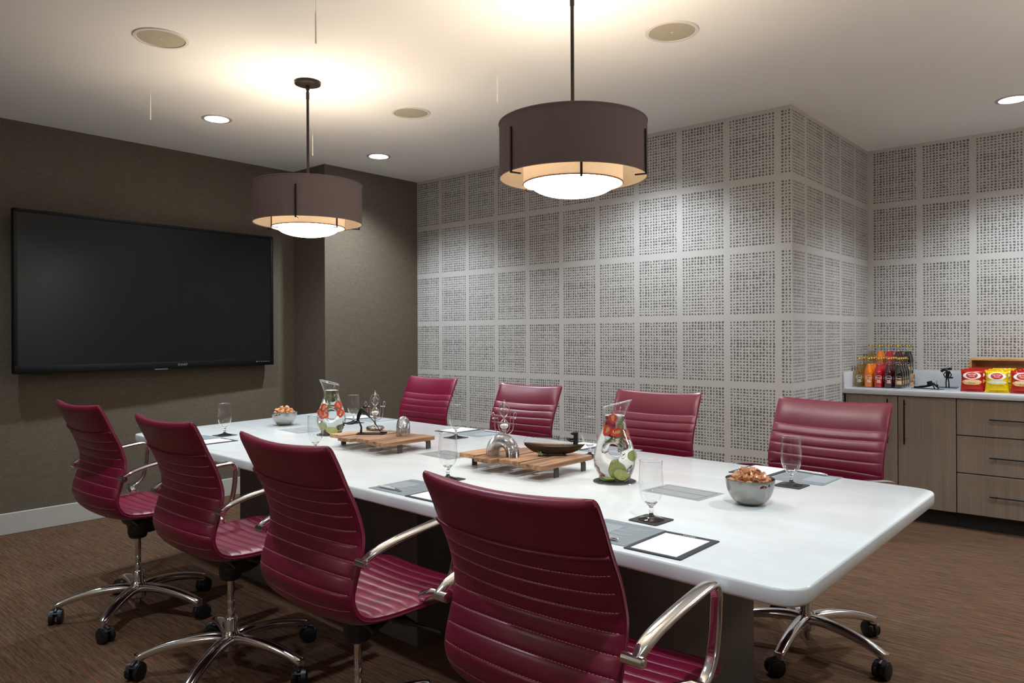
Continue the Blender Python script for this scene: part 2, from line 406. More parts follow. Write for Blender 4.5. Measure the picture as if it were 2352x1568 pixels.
def text_poly(body, size):
    c = bpy.data.curves.new('txt', 'FONT'); c.body = body; c.size = size; c.align_x = 'CENTER'; c.align_y = 'CENTER'; c.resolution_u = 2
    o = bpy.data.objects.new('txt', c); COL.objects.link(o)
    dg = bpy.context.evaluated_depsgraph_get(); me = bpy.data.meshes.new_from_object(o.evaluated_get(dg))
    vs = [tuple(v.co) for v in me.vertices]; fs = [tuple(p.vertices) for p in me.polygons]
    bpy.data.objects.remove(o); bpy.data.curves.remove(c); bpy.data.meshes.remove(me)
    return vs, fs
TXT = {}
def text(body, size):
    if (body, size) not in TXT: TXT[(body, size)] = text_poly(body, size)
    return TXT[(body, size)]

# ------------------------------------------------------------------ room shell
XT, XC, YC, YP, XR, YB = -5.729, -5.264, 3.631, 4.661, -1.730, 6.273
XE, YN = 2.4, -1.6
def wall(name, a, b, m, u0=0.0, z0=0.0, z1=CEIL):
    L = math.hypot(b[0]-a[0], b[1]-a[1])
    return quad_uv(name, [(a[0], a[1], z0), (b[0], b[1], z0), (b[0], b[1], z1), (a[0], a[1], z1)], [(u0, z0), (u0+L, z0), (u0+L, z1), (u0, z1)], m)
fl = quad_uv('floor', [(XT, YN, 0), (XE, YN, 0), (XE, YB, 0), (XT, YB, 0)], [(0, 0), (1, 0), (1, 1), (0, 1)], M['carpet'])
P1 = m_paper('dotted_wallcovering', -4.948, 0.989-0.022); P2 = m_paper('dotted_wallcovering_return', 4.907-0.3476*2, 0.967); P3 = m_paper('dotted_wallcovering_back', -1.36-0.3476*3, 0.967)
wall('wall_left', (XT, YC), (XT, YN), M['weave'])
wall('wall_alcove', (XC, YC), (XT, YC), M['weave'], 5)
wall('wall_column', (XC, YP), (XC, YC), M['weave'], 9)
wall('wall_far', (XC, YP), (XR, YP), P1, XC)
wall('wall_return', (XR, YP), (XR, YB), P2, YP)
wall('wall_back', (XR, YB), (XE, YB), P3, XR)
wall('wall_right', (XE, YB), (XE, YN), M['plain'])
wall('wall_front', (XE, YN), (XT, YN), M['plain'])
def make_ceiling():
    b = bmesh.new(); es = []
    def loop(pts):
        vs = [b.verts.new((x, y, CEIL)) for x, y in pts]
        for i in range(len(vs)): es.append(b.edges.new((vs[i], vs[(i+1) % len(vs)])))
    loop([(XT, YN), (XE, YN), (XE, YB), (XR, YB), (XR, YP), (XC, YP), (XC, YC), (XT, YC)])
    for (x, y, _, _) in CANS: loop([(x+0.074*math.cos(2*PI*i/32), y+0.074*math.sin(2*PI*i/32)) for i in range(32)])
    bmesh.ops.triangle_fill(b, use_beauty=True, use_dissolve=False, edges=es)
    bmesh.ops.recalc_face_normals(b, faces=b.faces[:])
    me = bpy.data.meshes.new('ceiling'); b.to_mesh(me); b.free(); me.materials.append(M['ceiling'])
    o = link(bpy.data.objects.new('ceiling', me)); o['kind'] = 'structure'
make_ceiling()
def baseboard(name, x0, x1, y0, y1):
    o = MB().box(x0, x1, y0, y1, 0, 0.141, 0.003, 1).build(name, M['paint'], None, 30); o['kind'] = 'structure'
baseboard('baseboard_left', XT, XT+0.014, YN, YC)
baseboard('baseboard_alcove', XT+0.014, XC, YC-0.014, YC)
baseboard('baseboard_column', XC, XC+0.014, YC-0.014, YP)
baseboard('baseboard_far', XC+0.014, XR, YP-0.014, YP)
baseboard('baseboard_return', XR, XR+0.014, YP-0.014, 5.62)
# thin trim bead at the inner corner of the alcove
o = MB().box(XT, XT+0.006, YC-0.006, YC, 0.141, CEIL).build('trim_1', M['weave'], None, 30); o['kind'] = 'structure'

# ------------------------------------------------------------------ recessed downlights, speakers, hanging microphones
def make_can():
    t = thing('recessed_downlight', 'x', 'downlight')
    MB().lathe([(0.073, 0.0), (0.076, -0.004), (0.094, -0.003), (0.096, 0.0)], 40).build('trim_ring', M['cantrim'], t)
    MB().lathe([(0.0735, -0.001), (0.068, 0.045), (0.056, 0.10), (0.056, 0.105)], 40).build('reflector', M['canrefl'], t)
    MB().lathe([(0.0, 0.0), (0.03, 0.0), (0.0565, 0.0)], 40).build('lens', M['canlens'], t, loc=(0, 0, 0.104))
    return t
can = make_can()
for i, (x, y, k, lab) in enumerate(CANS):
    if i == 0: can.location = (x, y, CEIL); can['label'] = lab; can['group'] = 'recessed ceiling downlights'
    else: dup(can, (x, y, CEIL), 0, lab, 'recessed ceiling downlights')
    spot('downlight_lamp', (x, y, CEIL+0.075), CAN_W*k, COOL)
spk = thing('ceiling_speaker', 'round ceiling speaker on the left above the screen wall seats', 'speaker', (-3.632, 1.577, CEIL), 0, 'round ceiling speakers')
MB().lathe([(0.108, -0.0015), (0.110, -0.006), (0.124, -0.005), (0.128, 0.0)], 48).build('rim', M['spkrim'], spk)
MB().lathe([(0.0, -0.004), (0.05, -0.004), (0.1085, -0.002)], 48).build('grille', M['grille'], spk)
MB().box(-0.006, 0.006, -0.002, 0.002, -0.0055, -0.004).build('badge', M['white'], spk)
dup(spk, (-1.742, 3.162, CEIL), 0.3, 'round ceiling speaker to the right of the nearer drum pendant', 'round ceiling speakers')
dup(spk, (-3.644, 3.178, CEIL), 0.8, 'round ceiling speaker between the two pendants towards the far wall', 'round ceiling speakers')
mic = thing('hanging_microphone', 'thin white rod microphone hanging at the left near the brown wall', 'microphone', (-4.39, 1.842, CEIL), 0, 'thin ceiling microphones around the farther pendant')
MB().tube([(0, 0, 0), (0.002, 0, -0.03), (0, 0, -0.058)], 0.0016, 6).build('cord', M['white'], mic)
MB().tube([(0, 0, -0.045), (0, 0, -0.055), (0, 0, -0.06), (0, 0, -0.19)], [0.002, 0.0035, 0.0042, 0.0042], 8).build('rod', M['white'], mic)
dup(mic, (-2.725, 1.84, CEIL), 0, 'thin white rod microphone hanging at the top edge of the photo', 'thin ceiling microphones around the farther pendant')
dup(mic, (-2.678, 2.949, CEIL), 0, 'thin white rod microphone hanging just left of the nearer pendant', 'thin ceiling microphones around the farther pendant')
dup(mic, (-4.428, 2.959, CEIL), 0, 'thin white rod microphone hanging just behind the farther pendant rod', 'thin ceiling microphones around the farther pendant')

# ------------------------------------------------------------------ drum pendants
def cyl_sheet(r, z0, z1, n=72, thick=0.0):
    vs, fs, uv = [], [], []
    for j, z in enumerate((z0, z1)):
        for i in range(n): vs.append((r*math.cos(2*PI*i/n), r*math.sin(2*PI*i/n), z))
    fs = [(i, (i+1) % n, n+(i+1) % n, n+i) for i in range(n)]
    me = bpy.data.meshes.new('sheet'); me.from_pydata(vs, [], fs); l = me.uv_layers.new(name='UVMap'); k = 0
    for i in range(n):
        for (a, b) in ((i, z0), (i+1, z0), (i+1, z1), (i, z1)):
            l.data[k].uv = (a/n*2*PI*r, b); k += 1
    me.shade_smooth(); return me
def make_pendant():
    t = thing('drum_pendant', 'x', 'pendant lamp')
    def sheet(name, r, z0, z1, m, par):
        me = cyl_sheet(r, z0, z1); me.materials.append(m); o = link(bpy.data.objects.new(name, me), par); return o
    zt, zb = 2.162, 1.942
    outer = sheet('outer_shade', 0.301, zb, zt, M['shade'], t)
    sheet('shade_lining', 0.2985, zb, zt, M['lining'], outer)
    MB().tube([(0.3005*math.cos(2*PI*i/72), 0.3005*math.sin(2*PI*i/72), zt) for i in range(72)], 0.0035, 6, True).build('top_hem', M['shade'], outer)
    MB().tube([(0.3005*math.cos(2*PI*i/72), 0.3005*math.sin(2*PI*i/72), zb) for i in range(72)], 0.0028, 6, True).build('bottom_hem', M['shade'], outer)
    sheet('inner_shade', 0.203, 1.918, 2.10, M['inner'], t)
    MB().tube([(0.203*math.cos(2*PI*i/72), 0.203*math.sin(2*PI*i/72), 1.918) for i in range(72)], 0.003, 6, True).build('inner_hem', M['hem'], t)
    prof = [(0.0, 1.866)]+[(0.17*math.sin(a), 1.918-0.052*math.cos(a)) for a in np.linspace(0.12, PI/2*0.97, 12)]+[(0.2015, 1.9185)]
    MB().lathe(prof, 64).build('diffuser_dome', M['dome'], t)
    MB().lathe([(0, 2.66), (0.006, 2.66)], 8)
    MB().lathe([(0.0, CEIL-0.022), (0.055, CEIL-0.022), (0.072, CEIL-0.016), (0.075, CEIL-0.001), (0.0, CEIL-0.001)], 40).build('canopy', M['bronze'], t)
    b = MB(); b.cyl((0, 0, 2.12), (0, 0, CEIL-0.02), 0.0075, n=12); b.cyl((0, 0, CEIL-0.045), (0, 0, CEIL-0.02), 0.011, n=12); b.cyl((0, 0, CEIL-0.1), (0, 0, CEIL-0.06), 0.0095, n=12); b.cyl((0, 0, 2.175), (0, 0, 2.215), 0.0115, n=12)
    b.build('stem', M['bronze'], t)
    sp = MB()
    for k in range(3):
        a = 2*PI*k/3+0.5; sp.cyl((0, 0, 2.125), (0.2985*math.cos(a), 0.2985*math.sin(a), 2.155), 0.003, n=6)
    sp.build('spider', M['bronze'], t)
    for k in range(3):
        a = k*2*PI/3; R = Matrix.Rotation(a, 4, 'Z')
        b = MB(); b.box(0.3035, 0.3085, -0.0045, 0.0045, zb-0.012, zb+0.165, mtx=R); b.box(0.262, 0.3085, -0.0045, 0.0045, zb-0.013, zb-0.008, mtx=R)
        b.build('outer_strap', M['bronze'], t)
        a = PI/3+k*2*PI/3; R = Matrix.Rotation(a, 4, 'Z')
        b = MB(); b.box(0.2055, 0.2095, -0.0045, 0.0045, 1.908, 2.06, mtx=R); b.box(0.166, 0.2095, -0.0045, 0.0045, 1.906, 1.911, mtx=R)
        b.build('inner_strap', M['bronze'], t)
    # the bulbs of the lamp
    bb = MB(); bb.ball((0, 0, 2.0), 0.03, 8); bb.cyl((0, 0, 2.03), (0, 0, 2.12), 0.014, n=10); bb.build('bulb', M['lining'], t)
    return t
PEND = [(-3.638, 2.40, 'dark taupe drum pendant over the far half of the table'), (-1.80, 2.44, 'dark taupe drum pendant hanging nearer the camera, larger in view')]
pend = make_pendant()
for i, (x, y, lab) in enumerate(PEND):
    if i == 0: pend.location = (x, y, 0); pend.rotation_euler = (0, 0, math.radians(-45.6)); pend['label'] = lab; pend['group'] = 'drum pendants over the table'
    else: dup(pend, (x, y, 0), math.radians(-104.6), lab, 'drum pendants over the table')
    for k in range(3):
        a = 2*PI*k/3+0.4
        point('pendant_bulb_lamp', (x+0.085*math.cos(a), y+0.085*math.sin(a), 2.02), PEND_UP/3, WARM, 0.03)

# globe lamp added out of view on the right to brighten the return wall
FILL_LAMP = (0.75, 3.75)
fl_ = thing('added_fill_lamp', 'added white globe fill lamp right of the table, out of view', 'lamp', (FILL_LAMP[0], FILL_LAMP[1], 0))
MB().lathe([(0, 0), (.15, 0), (.155, .008), (.15, .018), (.02, .024), (0, .024)], 40).build('base', M['bronze'], fl_)
MB().cyl((0, 0, .02), (0, 0, 1.62), .011, n=14).build('pole', M['bronze'], fl_)
MB().lathe([(0, 1.60), (.05, 1.60), (.055, 1.62), (.05, 1.64)], 28).build('socket', M['bronze'], fl_)
MB().ball((0, 0, 1.76), .135, 16).build('globe', m_emit('glowing_globe', (1.0, 0.92, 0.83, 1), 46.0), fl_)
# two unseen globe lamps added behind the camera as fill for the chair backs
sc_ = thing('added_wall_fill', 'added globe fill lamp behind the camera, left of the middle of that wall', 'fill lamp', (-2.9, YN, 1.75), 0, 'added globe fill lamps on the wall behind the camera')
MB().box(-.05, .05, 0.0, .02, -.09, .09, .004).build('back_plate', M['bronze'], sc_)
MB().cyl((0, .02, 0), (0, .12, 0), .010, n=12).build('arm', M['bronze'], sc_)
MB().ball((0, .22, 0), .11, 16).build('globe', m_emit('wall_fill_globe', (1.0, 0.97, 0.94, 1), WALL_FILL_EM), sc_)
dup(sc_, (-0.2, YN, 1.75), 0, 'added globe fill lamp behind the camera, near the right end of that wall', 'added globe fill lamps on the wall behind the camera')
# ------------------------------------------------------------------ television
def make_tv():
    ax, ay, bx, by = -5.559, 1.467, -5.627, 3.368
    L = math.hypot(bx-ax, by-ay); rz = math.atan2(by-ay, bx-ax)-PI/2      # local y runs along the screen, +x faces the room
    z0, z1 = 1.064, 2.143
    t = thing('television', 'large black flat-screen television mounted on the brown woven wall', 'television', (ax, ay, z0), rz)
    H = z1-z0
    MB().box(-0.052, -0.012, 0.0, L, 0, H, 0.004).build('casing', M['bezel'], t)
    b = MB()
    b.box(-0.014, 0.0, 0, 0.022, 0, H, 0.002); b.box(-0.014, 0.0, L-0.022, L, 0, H, 0.002); b.box(-0.014, 0.0, 0, L, H-0.022, H, 0.002); b.box(-0.014, 0.004, 0, L, 0, 0.05, 0.004)
    fr = b.build('bezel', M['bezel'], t)
    MB().box(-0.012, -0.006, 0.02, L-0.02, 0.045, H-0.02).build('screen', M['screen'], t)
    vs, fs = text('SHARP', 0.026); MB().add([(0.0046, L*0.585+v[0], 0.026+v[1]) for v in vs], fs).build('brand_lettering', M['greylogo'], t, 0)
    m = MB(); m.box(.0042, .0048, L-.165, L-.155, .026, .036)
    for k in range(5): m.box(.0042, .0048, L-.148+.022*k, L-.132+.022*k, .029, .033)
    m.build('badge', M['greylogo'], t, 0)
    MB().box(0.0, 0.002, L*0.5-0.05, L*0.5+0.05, -0.006, 0.002, 0.001).build('sensor_bar', M['greylogo'], t)
    MB().box(-0.115, -0.05, L/2-0.35, L/2+0.35, 0.35, 0.75, 0.01).build('wall_mount', M['black'], t)
    return t
make_tv()

# ------------------------------------------------------------------ conference table
ZT = 0.745
TC = [(-4.45, 1.755), (-0.577, 1.590), (-0.585, 2.965), (-4.63, 3.262)]
def round_poly(C, rads, n=8):
    out = []
    for i, c in enumerate(C):
        p, a, b = Vector(c), Vector(C[i-1]), Vector(C[(i+1) % len(C)]); r = rads[i]
        d1, d2 = (a-p).normalized(), (b-p).normalized()
        for k in range(n+1):
            t = k/n; q = (p+d1*r)*(1-t)**2+p*2*t*(1-t)*0.55+p*0.9*t*(1-t)+(p+d2*r)*t*t
            out.append(tuple((p+d1*r)*(1-t)**2+p*2*t*(1-t)+(p+d2*r)*t*t))
    return out
tab = thing('conference_table', 'long white marble-topped conference table with grey pedestals', 'table', (-2.5, 2.37, 0))
def make_table():
    P = round_poly(TC, [0.07, 0.085, 0.085, 0.07]); cx, cyy = -2.5, 2.37
    b = bmesh.new(); vs = [b.verts.new((x-cx, y-cyy, ZT)) for x, y in P]; f = b.faces.new(vs); 
    r = bmesh.ops.extrude_face_region(b, geom=[f]); ev = [g for g in r['geom'] if isinstance(g, bmesh.types.BMVert)]
    bmesh.ops.translate(b, verts=ev, vec=(0, 0, -0.042)); bmesh.ops.recalc_face_normals(b, faces=b.faces[:])
    ed = [e for e in b.edges if abs(e.verts[0].co.z-e.verts[1].co.z) < 1e-6]
    bmesh.ops.bevel(b, geom=ed, offset=0.007, segments=3, profile=0.5, affect='EDGES')
    m = MB(); m.bm(b); b.free(); m.build('tabletop', M['marble'], tab, 30)
    for (x0, x1) in ((-3.78, -3.30), (-2.62, -2.33), (-1.42, -1.135)):
        MB().box(x0-cx, x1-cx, 2.054-cyy, 2.66-cyy, 0.0, ZT-0.042, 0.002, 1).build('pedestal', M['pedestal'], tab, 30)
    # cable hatches let in flush with the top
    for (x, y, w, d, a) in ((-1.263, 2.352, 0.235, 0.165, -0.09), (-2.50, 2.39, 0.235, 0.165, -0.10), (-3.81, 2.475, 0.25, 0.20, -0.10)):
        h = MB().box(-w/2, w/2, -d/2, d/2, -0.003, 0.0006).build('cable_hatch', M['hatch'], tab, 30, loc=(x-cx, y-cyy, ZT), rz=a)
        iw, idp = w/2-0.018, d/2-0.016
        g = MB()
        for (x0, x1, y0, y1) in ((-iw, iw, -idp-0.001, -idp+0.001), (-iw, iw, idp-0.001, idp+0.001), (-iw-0.001, -iw+0.001, -idp, idp), (iw-0.001, iw+0.001, -idp, idp), (-iw, iw, -0.0018, 0.0018)):
            g.box(x0, x1, y0, y1, 0.0004, 0.0008)
        g.build('hatch_gap', M['hatchline'], h, 0)
make_table()
pc = MB().tube(catmull([(-2.48, 1.74, 0.702), (-2.45, 1.74, 0.675), (-2.40, 1.74, 0.655), (-2.36, 1.745, 0.655), (-2.33, 1.75, 0.675), (-2.31, 1.75, 0.702)], 6), 0.004, 8).build('power_cable', M['cable'])
tag(pc, 'short black power cable looping below the near edge of the table', 'cable')

# ------------------------------------------------------------------ chairs
def make_chair():
    t = thing('office_chair', 'x', 'chair')
    L = M['leather']
    R = [(-.265, .985), (-.241, .938), (-.215, .880), (-.187, .822), (-.170, .772), (-.163, .735), (-.168, .690), (-.181, .645), (-.193, .605), (-.197, .575),
         (-.189, .543), (-.170, .515), (-.140, .498), (-.10, .490), (-.04, .486), (.05, .486), (.15, .488), (.23, .489), (.275, .484), (.300, .472)]
    pts = catmull(R, 14); pts = np.array(pts); seg = np.r_[0, np.cumsum(np.hypot(*np.diff(pts, axis=0).T))]
    LEN = seg[-1]
    def at(s):
        s2 = min(max(s, 0), LEN); y = np.interp(s2, seg, pts[:, 0]); z = np.interp(s2, seg, pts[:, 1])
        e = 0.012; a, b = max(s2-e, 0), min(s2+e, LEN)
        ty, tz = np.interp(b, seg, pts[:, 0])-np.interp(a, seg, pts[:, 0]), np.interp(b, seg, pts[:, 1])-np.interp(a, seg, pts[:, 1]); l = math.hypot(ty, tz); ty, tz = ty/l, tz/l
        if s < 0: y += ty*s; z += tz*s
        if s > LEN: y += ty*(s-LEN); z += tz*(s-LEN)
        return y, z, -tz, ty
    S0 = float(np.interp(-0.880, -pts[:200, 1], seg[:200])); PITCH = 0.0437
    SB = S0+PITCH*9; SEND = LEN
    ZONE = lambda s: min(1.0, max(0.0, (s-(S0+PITCH*7))/(PITCH*4)))    # 0 back .. 1 seat
    def halfw(s):
        w = 0.2435
        if s < 0.018: w -= 0.006*(1-math.sqrt(max(0, 1-(1-max(s+0.012, 0)/0.03)**2)))
        if s > SEND-0.06: w -= 0.045*(1-math.sqrt(max(0, 1-((s-(SEND-0.06))/0.068)**2)))
        return w
    def ring(s, nx=26):
        y, z, ny, nz = at(s); w = halfw(s); th = 0.031
        if s < S0: u = max(0, min(1, (s+0.012)/(S0+0.012))); bul = 0.0055*math.sin(PI*min(1, u*1.02))**0.7; rear = 0.003*math.sin(PI*u)
        else:
            u = ((s-S0)/PITCH+1e-4) % 1.0; g = 1-abs(2*u-1)**5; bul = 0.0046*g; rear = 0.0040*(1-abs(2*u-1)**7)
        endk = 1.0
        if s < 0.010: endk = math.sqrt(max(0.0, 1-((0.010-s)/0.024)**2))
        if s > SEND-0.02: endk = math.sqrt(max(0.03, 1-((s-(SEND-0.02))/0.0215)**2))
        c = 0.026*(1-ZONE(s))+0.012*ZONE(s)
        out = []
        xs = [math.sin(PI/2*(2*i/nx-1)*0.98)/math.sin(PI/2*0.98) for i in range(nx+1)]
        mid = th*0.5-0.006
        for side in (1, -1):
            for x in (xs if side == 1 else xs[::-1]):
                e = max(0.0, 1-abs(x)**10); fade = max(0.0, 1-abs(x)**14)
                sag = -c*(1-x*x)
                hgt = (th*0.5*(0.45+0.55*e)+(bul if side == 1 else rear)*fade)*endk
                off = mid+side*hgt+sag
                xx = x*w
                out.append((xx, y+ny*off, z+nz*off))
        return out
    def shell(name, s0, s1, step=0.0055):
        if s0 < S0-1e-6: ss = list(np.linspace(s0, s1, max(3, int((s1-s0)/step))))
        else:
            ss = []; j = 0
            while S0+PITCH*j < s1+1e-6:
                for u in (0, .025, .07, .15, .3, .5, .7, .85, .93, .975):
                    q = S0+PITCH*(j+u)
                    if s0-1e-6 <= q <= s1+1e-6: ss.append(q)
                j += 1
            if name == 'seat': ss += [q for q in np.linspace(SEND-0.02, SEND, 8)]; ss = sorted(set(round(float(q), 6) for q in ss))
        m = MB(); n = len(ring(s0))
        for s in ss: m.v += ring(s)
        for i in range(len(ss)-1):
            for k in range(n): m.f.append((i*n+k, i*n+(k+1) % n, (i+1)*n+(k+1) % n, (i+1)*n+k))
        h = n//2
        for o in (0, (len(ss)-1)*n):
            for k in range(h-1): m.f.append((o+k, o+k+1, o+n-2-k, o+n-1-k))
        return m.build(name, L, t, 50)
    shell('headrest', -0.012, S0)
    shell('backrest', S0, SB)
    shell('seat', SB, SEND)
    # piping below the headrest, down both edges
    rg = ring(S0); n = len(rg); pth = [Vector(p) for p in rg]
    ctr = sum(pth, Vector())/n
    nn0 = Vector((0, at(S0)[2], at(S0)[3]))
    MB().tube([tuple(p-nn0*0.002) for p in pth[n//2:]], 0.0052, 10).build('piping', L, t)
    for sx in (1, -1):
        e = []
        for s in np.linspace(0.0, SEND-0.05, 70):
            r_ = ring(s); p = r_[n//2-1] if sx == 1 else r_[0]; q = r_[n//2] if sx == 1 else r_[n-1]
            e.append(tuple((Vector(p)*0.25+Vector(q)*0.75)))
        MB().tube(e, 0.0026, 6).build('edge_piping', L, t)
    st = MB(); nx = 26; h = n//2
    for k in range(1, 9):
        s = S0+PITCH*k; r_ = [Vector(p) for p in ring(s)[h:]]
        for j in range(2, len(r_)-3):
            d = (r_[j+1]-r_[j]); l = d.length; m = max(1, int(round(l/0.0085)))
            nrm = Vector(at(s)[2:4]); nn = Vector((0, nrm[0], nrm[1]))
            for q in range(m):
                a = r_[j]+d*((q+0.15)/m); b = r_[j]+d*((q+0.8)/m); st.tube([a-nn*0.0006, b-nn*0.0006], 0.0012, 4)
    so = st.build('stitching', M['stitch'], t, 0); so['kind'] = 'stuff'
    # arms
    def arm(sx):
        pth = catmull([(-.180, .682), (-.150, .700), (-.10, .716), (-.03, .729), (.05, .740), (.110, .747), (.140, .7475), (.157, .741), (.165, .724), (.166, .700), (.160, .640), (.145, .582), (.115, .547), (.075, .532)], 6)
        P, F, Q = [], [], []
        for i, p in enumerate(pth):
            a, b = pth[max(i-1, 0)], pth[min(i+1, len(pth)-1)]; ty, tz = (b-a)/np.linalg.norm(b-a)
            u = i/(len(pth)-1); w = 0.0150+0.003*math.sin(PI*min(1, u*1.6)); h = 0.0068+0.0022*(1-u)
            if u < 0.08: w *= 0.72+3.5*u; 
            P.append((sx*0.280, p[0], p[1])); F.append(((1, 0, 0), (0, -tz, ty)))
            Q.append([(w*math.copysign(abs(math.cos(q))**0.65, math.cos(q)), h*math.copysign(abs(math.sin(q))**0.8, math.sin(q))) for q in np.linspace(0, 2*PI, 16, endpoint=False)])
        m = MB().sweep(P, F, Q)
        xo = 0.296 if sx > 0 else 0.288
        m.cyl((sx*0.250, -.178, .679), (sx*xo, -.178, .679), 0.0122, n=18); m.cyl((sx*xo, -.178, .679), (sx*(xo+.0025), -.178, .679), 0.006, n=12)
        m.tube([(sx*0.225, .075, .512), (sx*0.245, .075, .520), (sx*0.268, .078, .530), (sx*0.291, .080, .534)], [0.018, 0.019, 0.019, 0.014], 16)
        return m.build('armrest', M['chrome'], t, 50)
    arm(1); arm(-1)
    # mechanism under the seat
    b = MB(); b.box(-.070, .070, -.055, .13, .405, .487, 0.022, 3)
    b.lathe([(0.0, .345), (0.034, .345), (0.040, .352), (0.046, .40), (0.058, .43)], 20)
    b.tube([(0, .10, .425), (0, .05, .418), (0, -.002, .40), (0, -.008, .362)], [0.052, 0.060, 0.056, 0.038], 16)
    b.tube([(0.02, .11, .44), (0.02, .135, .405), (0.02, .145, .375)], [0.027, 0.030, 0.026], 14)
    b.tube([(.06, .02, .445), (.16, .06, .428), (.20, .075, .420), (.275, .10, .410)], [0.016, 0.014, 0.006, 0.005], 10)
    b.tube([(.06, -.05, .445), (.15, -.06, .440), (.18, -.065, .438)], [0.010, 0.009, 0.012], 10)
    b.build('tilt_mechanism', M['black'], t, 50)
    b = MB(); b.lathe([(0.0, .028), (0.0125, .028), (0.014, .03), (0.014, .09), (0.0135, .10), (0.0135, .20), (0.0135, .235), (0.0128, .236), (0.0128, .238), (0.0135, .239), (0.0135, .268), (0.0128, .269), (0.0128, .271), (0.0135, .272), (0.0135, .36)], 20)
    b.build('gas_lift', M['chrome'], t)
    b = MB(); b.lathe([(0.026, .072), (0.034, .078), (0.037, .11), (0.034, .138), (0.028, .148), (0.0255, .155), (0.0255, .198), (0.022, .203), (0.014, .203)], 28, caps=(True, False)); b.build('hub', M['chrome'], t)
    # five-star base
    pth = catmull([(.018, .112), (.06, .121), (.12, .121), (.19, .114), (.26, .100), (.315, .083), (.336, .074)], 5)
    P, F, Q = [], [], []
    for i, p in enumerate(pth):
        a, c = pth[max(i-1, 0)], pth[min(i+1, len(pth)-1)]; tx, tz = (c-a)/np.linalg.norm(c-a); u = i/(len(pth)-1)
        w = 0.027-0.0075*u; h = 0.0245-0.007*u
        P.append((p[0], 0, p[1])); F.append(((0, 1, 0), (-tz, 0, tx)))
        Q.append([(w*math.copysign(abs(math.cos(q))**0.8, math.cos(q)), h*(1 if math.sin(q) > 0 else 0.75)*math.copysign(abs(math.sin(q))**0.9, math.sin(q))) for q in np.linspace(0, 2*PI, 18, endpoint=False)])
    lm = MB().sweep(P, F, Q); lm.cyl((.333, 0, .062), (.333, 0, .090), 0.0175, n=18)
    leg = lm.mesh('base_leg', M['chrome'], 50)
    c = MB(); off = 0.016
    for sy in (1, -1):
        c.tube([(off, sy*0.006, .0275), (off, sy*0.0085, .0275), (off, sy*0.022, .0275), (off, sy*0.0245, .0275)], [0.0245, 0.0275, 0.0275, 0.021], 24)
    c.tube([(off-0.030*math.cos(q), 0, .0275+0.030*math.sin(q)) for q in np.linspace(-0.35, PI*0.72, 10)], [0.007]*10, 8)
    hood = []
    for q in np.linspace(0.0, PI*0.80, 12): hood.append((off-0.0300*math.cos(q), .0275+0.0300*math.sin(q)))
    o0 = len(c.v)
    for (x, z) in hood:
        for yy in (-0.018, 0.018): c.v.append((x, yy, z))
    for i in range(11): c.f.append((o0+2*i, o0+2*i+1, o0+2*i+3, o0+2*i+2))
    c.cyl((0, 0, .035), (0, 0, .064), 0.011, n=12)
    cm = c.mesh('caster', M['rubber'], 50)
    return t, leg, cm
CH, LEG, CAST = make_chair()
def add_base(ch, star, rz, seed):
    q = random.Random(seed)
    for k in range(5):
        a = math.radians(star+72*k)-rz
        o = link(bpy.data.objects.new('base_leg', LEG), ch); o.rotation_euler = (0, 0, a)
        w = link(bpy.data.objects.new('caster', CAST), o); w.location = (0.333, 0, 0); w.scale = (1.15, 1.15, 1.15); w.rotation_euler = (0, 0, q.choice([-1, 1])*q.uniform(0.3, 1.6))
CHAIRS = [(-3.63, 1.457, 0.93, .011, 26, 'raspberry leather office chair with its back to us, farthest left beside the brown wall'),
          (-2.741, 1.45, -0.78, .006, 18.5, 'raspberry leather office chair seen from behind, second from the left in the near row'),
          (-1.879, 1.412, -1.69, .009, 27.2, 'raspberry leather office chair seen from behind, third from the left in the near row'),
          (-1.044, 1.415, -0.06, -.013, 40, 'raspberry leather office chair nearest the camera, its back filling the foreground'),
          (-3.803, 3.252, 178.9, .015, 10, 'raspberry leather office chair across the table, far left in the far row'),
          (-2.913, 3.246, 179.9, .001, 33, 'raspberry leather office chair across the table behind the nearer hourglass'),
          (-1.97, 3.168, 181.3, .007, 50, 'raspberry leather office chair across the table behind the nearer pitcher'),
          (-1.083, 3.06, 174.0, .024, 56.5, 'raspberry leather office chair across the table on the right, near the drinks counter')]
LOWER = ('hub',)
for i, (x, y, r, lift, star, lab) in enumerate(CHAIRS):
    rz = math.radians(r)
    c = CH if i == len(CHAIRS)-1 else dup(CH, (x, y, 0), rz, lab, 'raspberry leather office chairs around the table')
    c.location = (x, y, 0); c.rotation_euler = (0, 0, rz); c['label'] = lab; c['group'] = 'raspberry leather office chairs around the table'
    far = i >= 4
    if far: c.location = (x*(y+.06)/y, y+.06, 0)
    for ch in c.children:
        nm = ch.name.split('.')[0]
        if nm in ('hub', 'gas_lift'): continue
        if not far: ch.location.z = lift
        elif nm == 'armrest': ch.location = (0, -.03, -.012 if i == 7 else -.034)
        elif nm != 'tilt_mechanism': ch.scale = (1.02, 1.0, (1.010, .9925, 1.0, 1.0115)[i-4])
    add_base(c, star, rz, i)

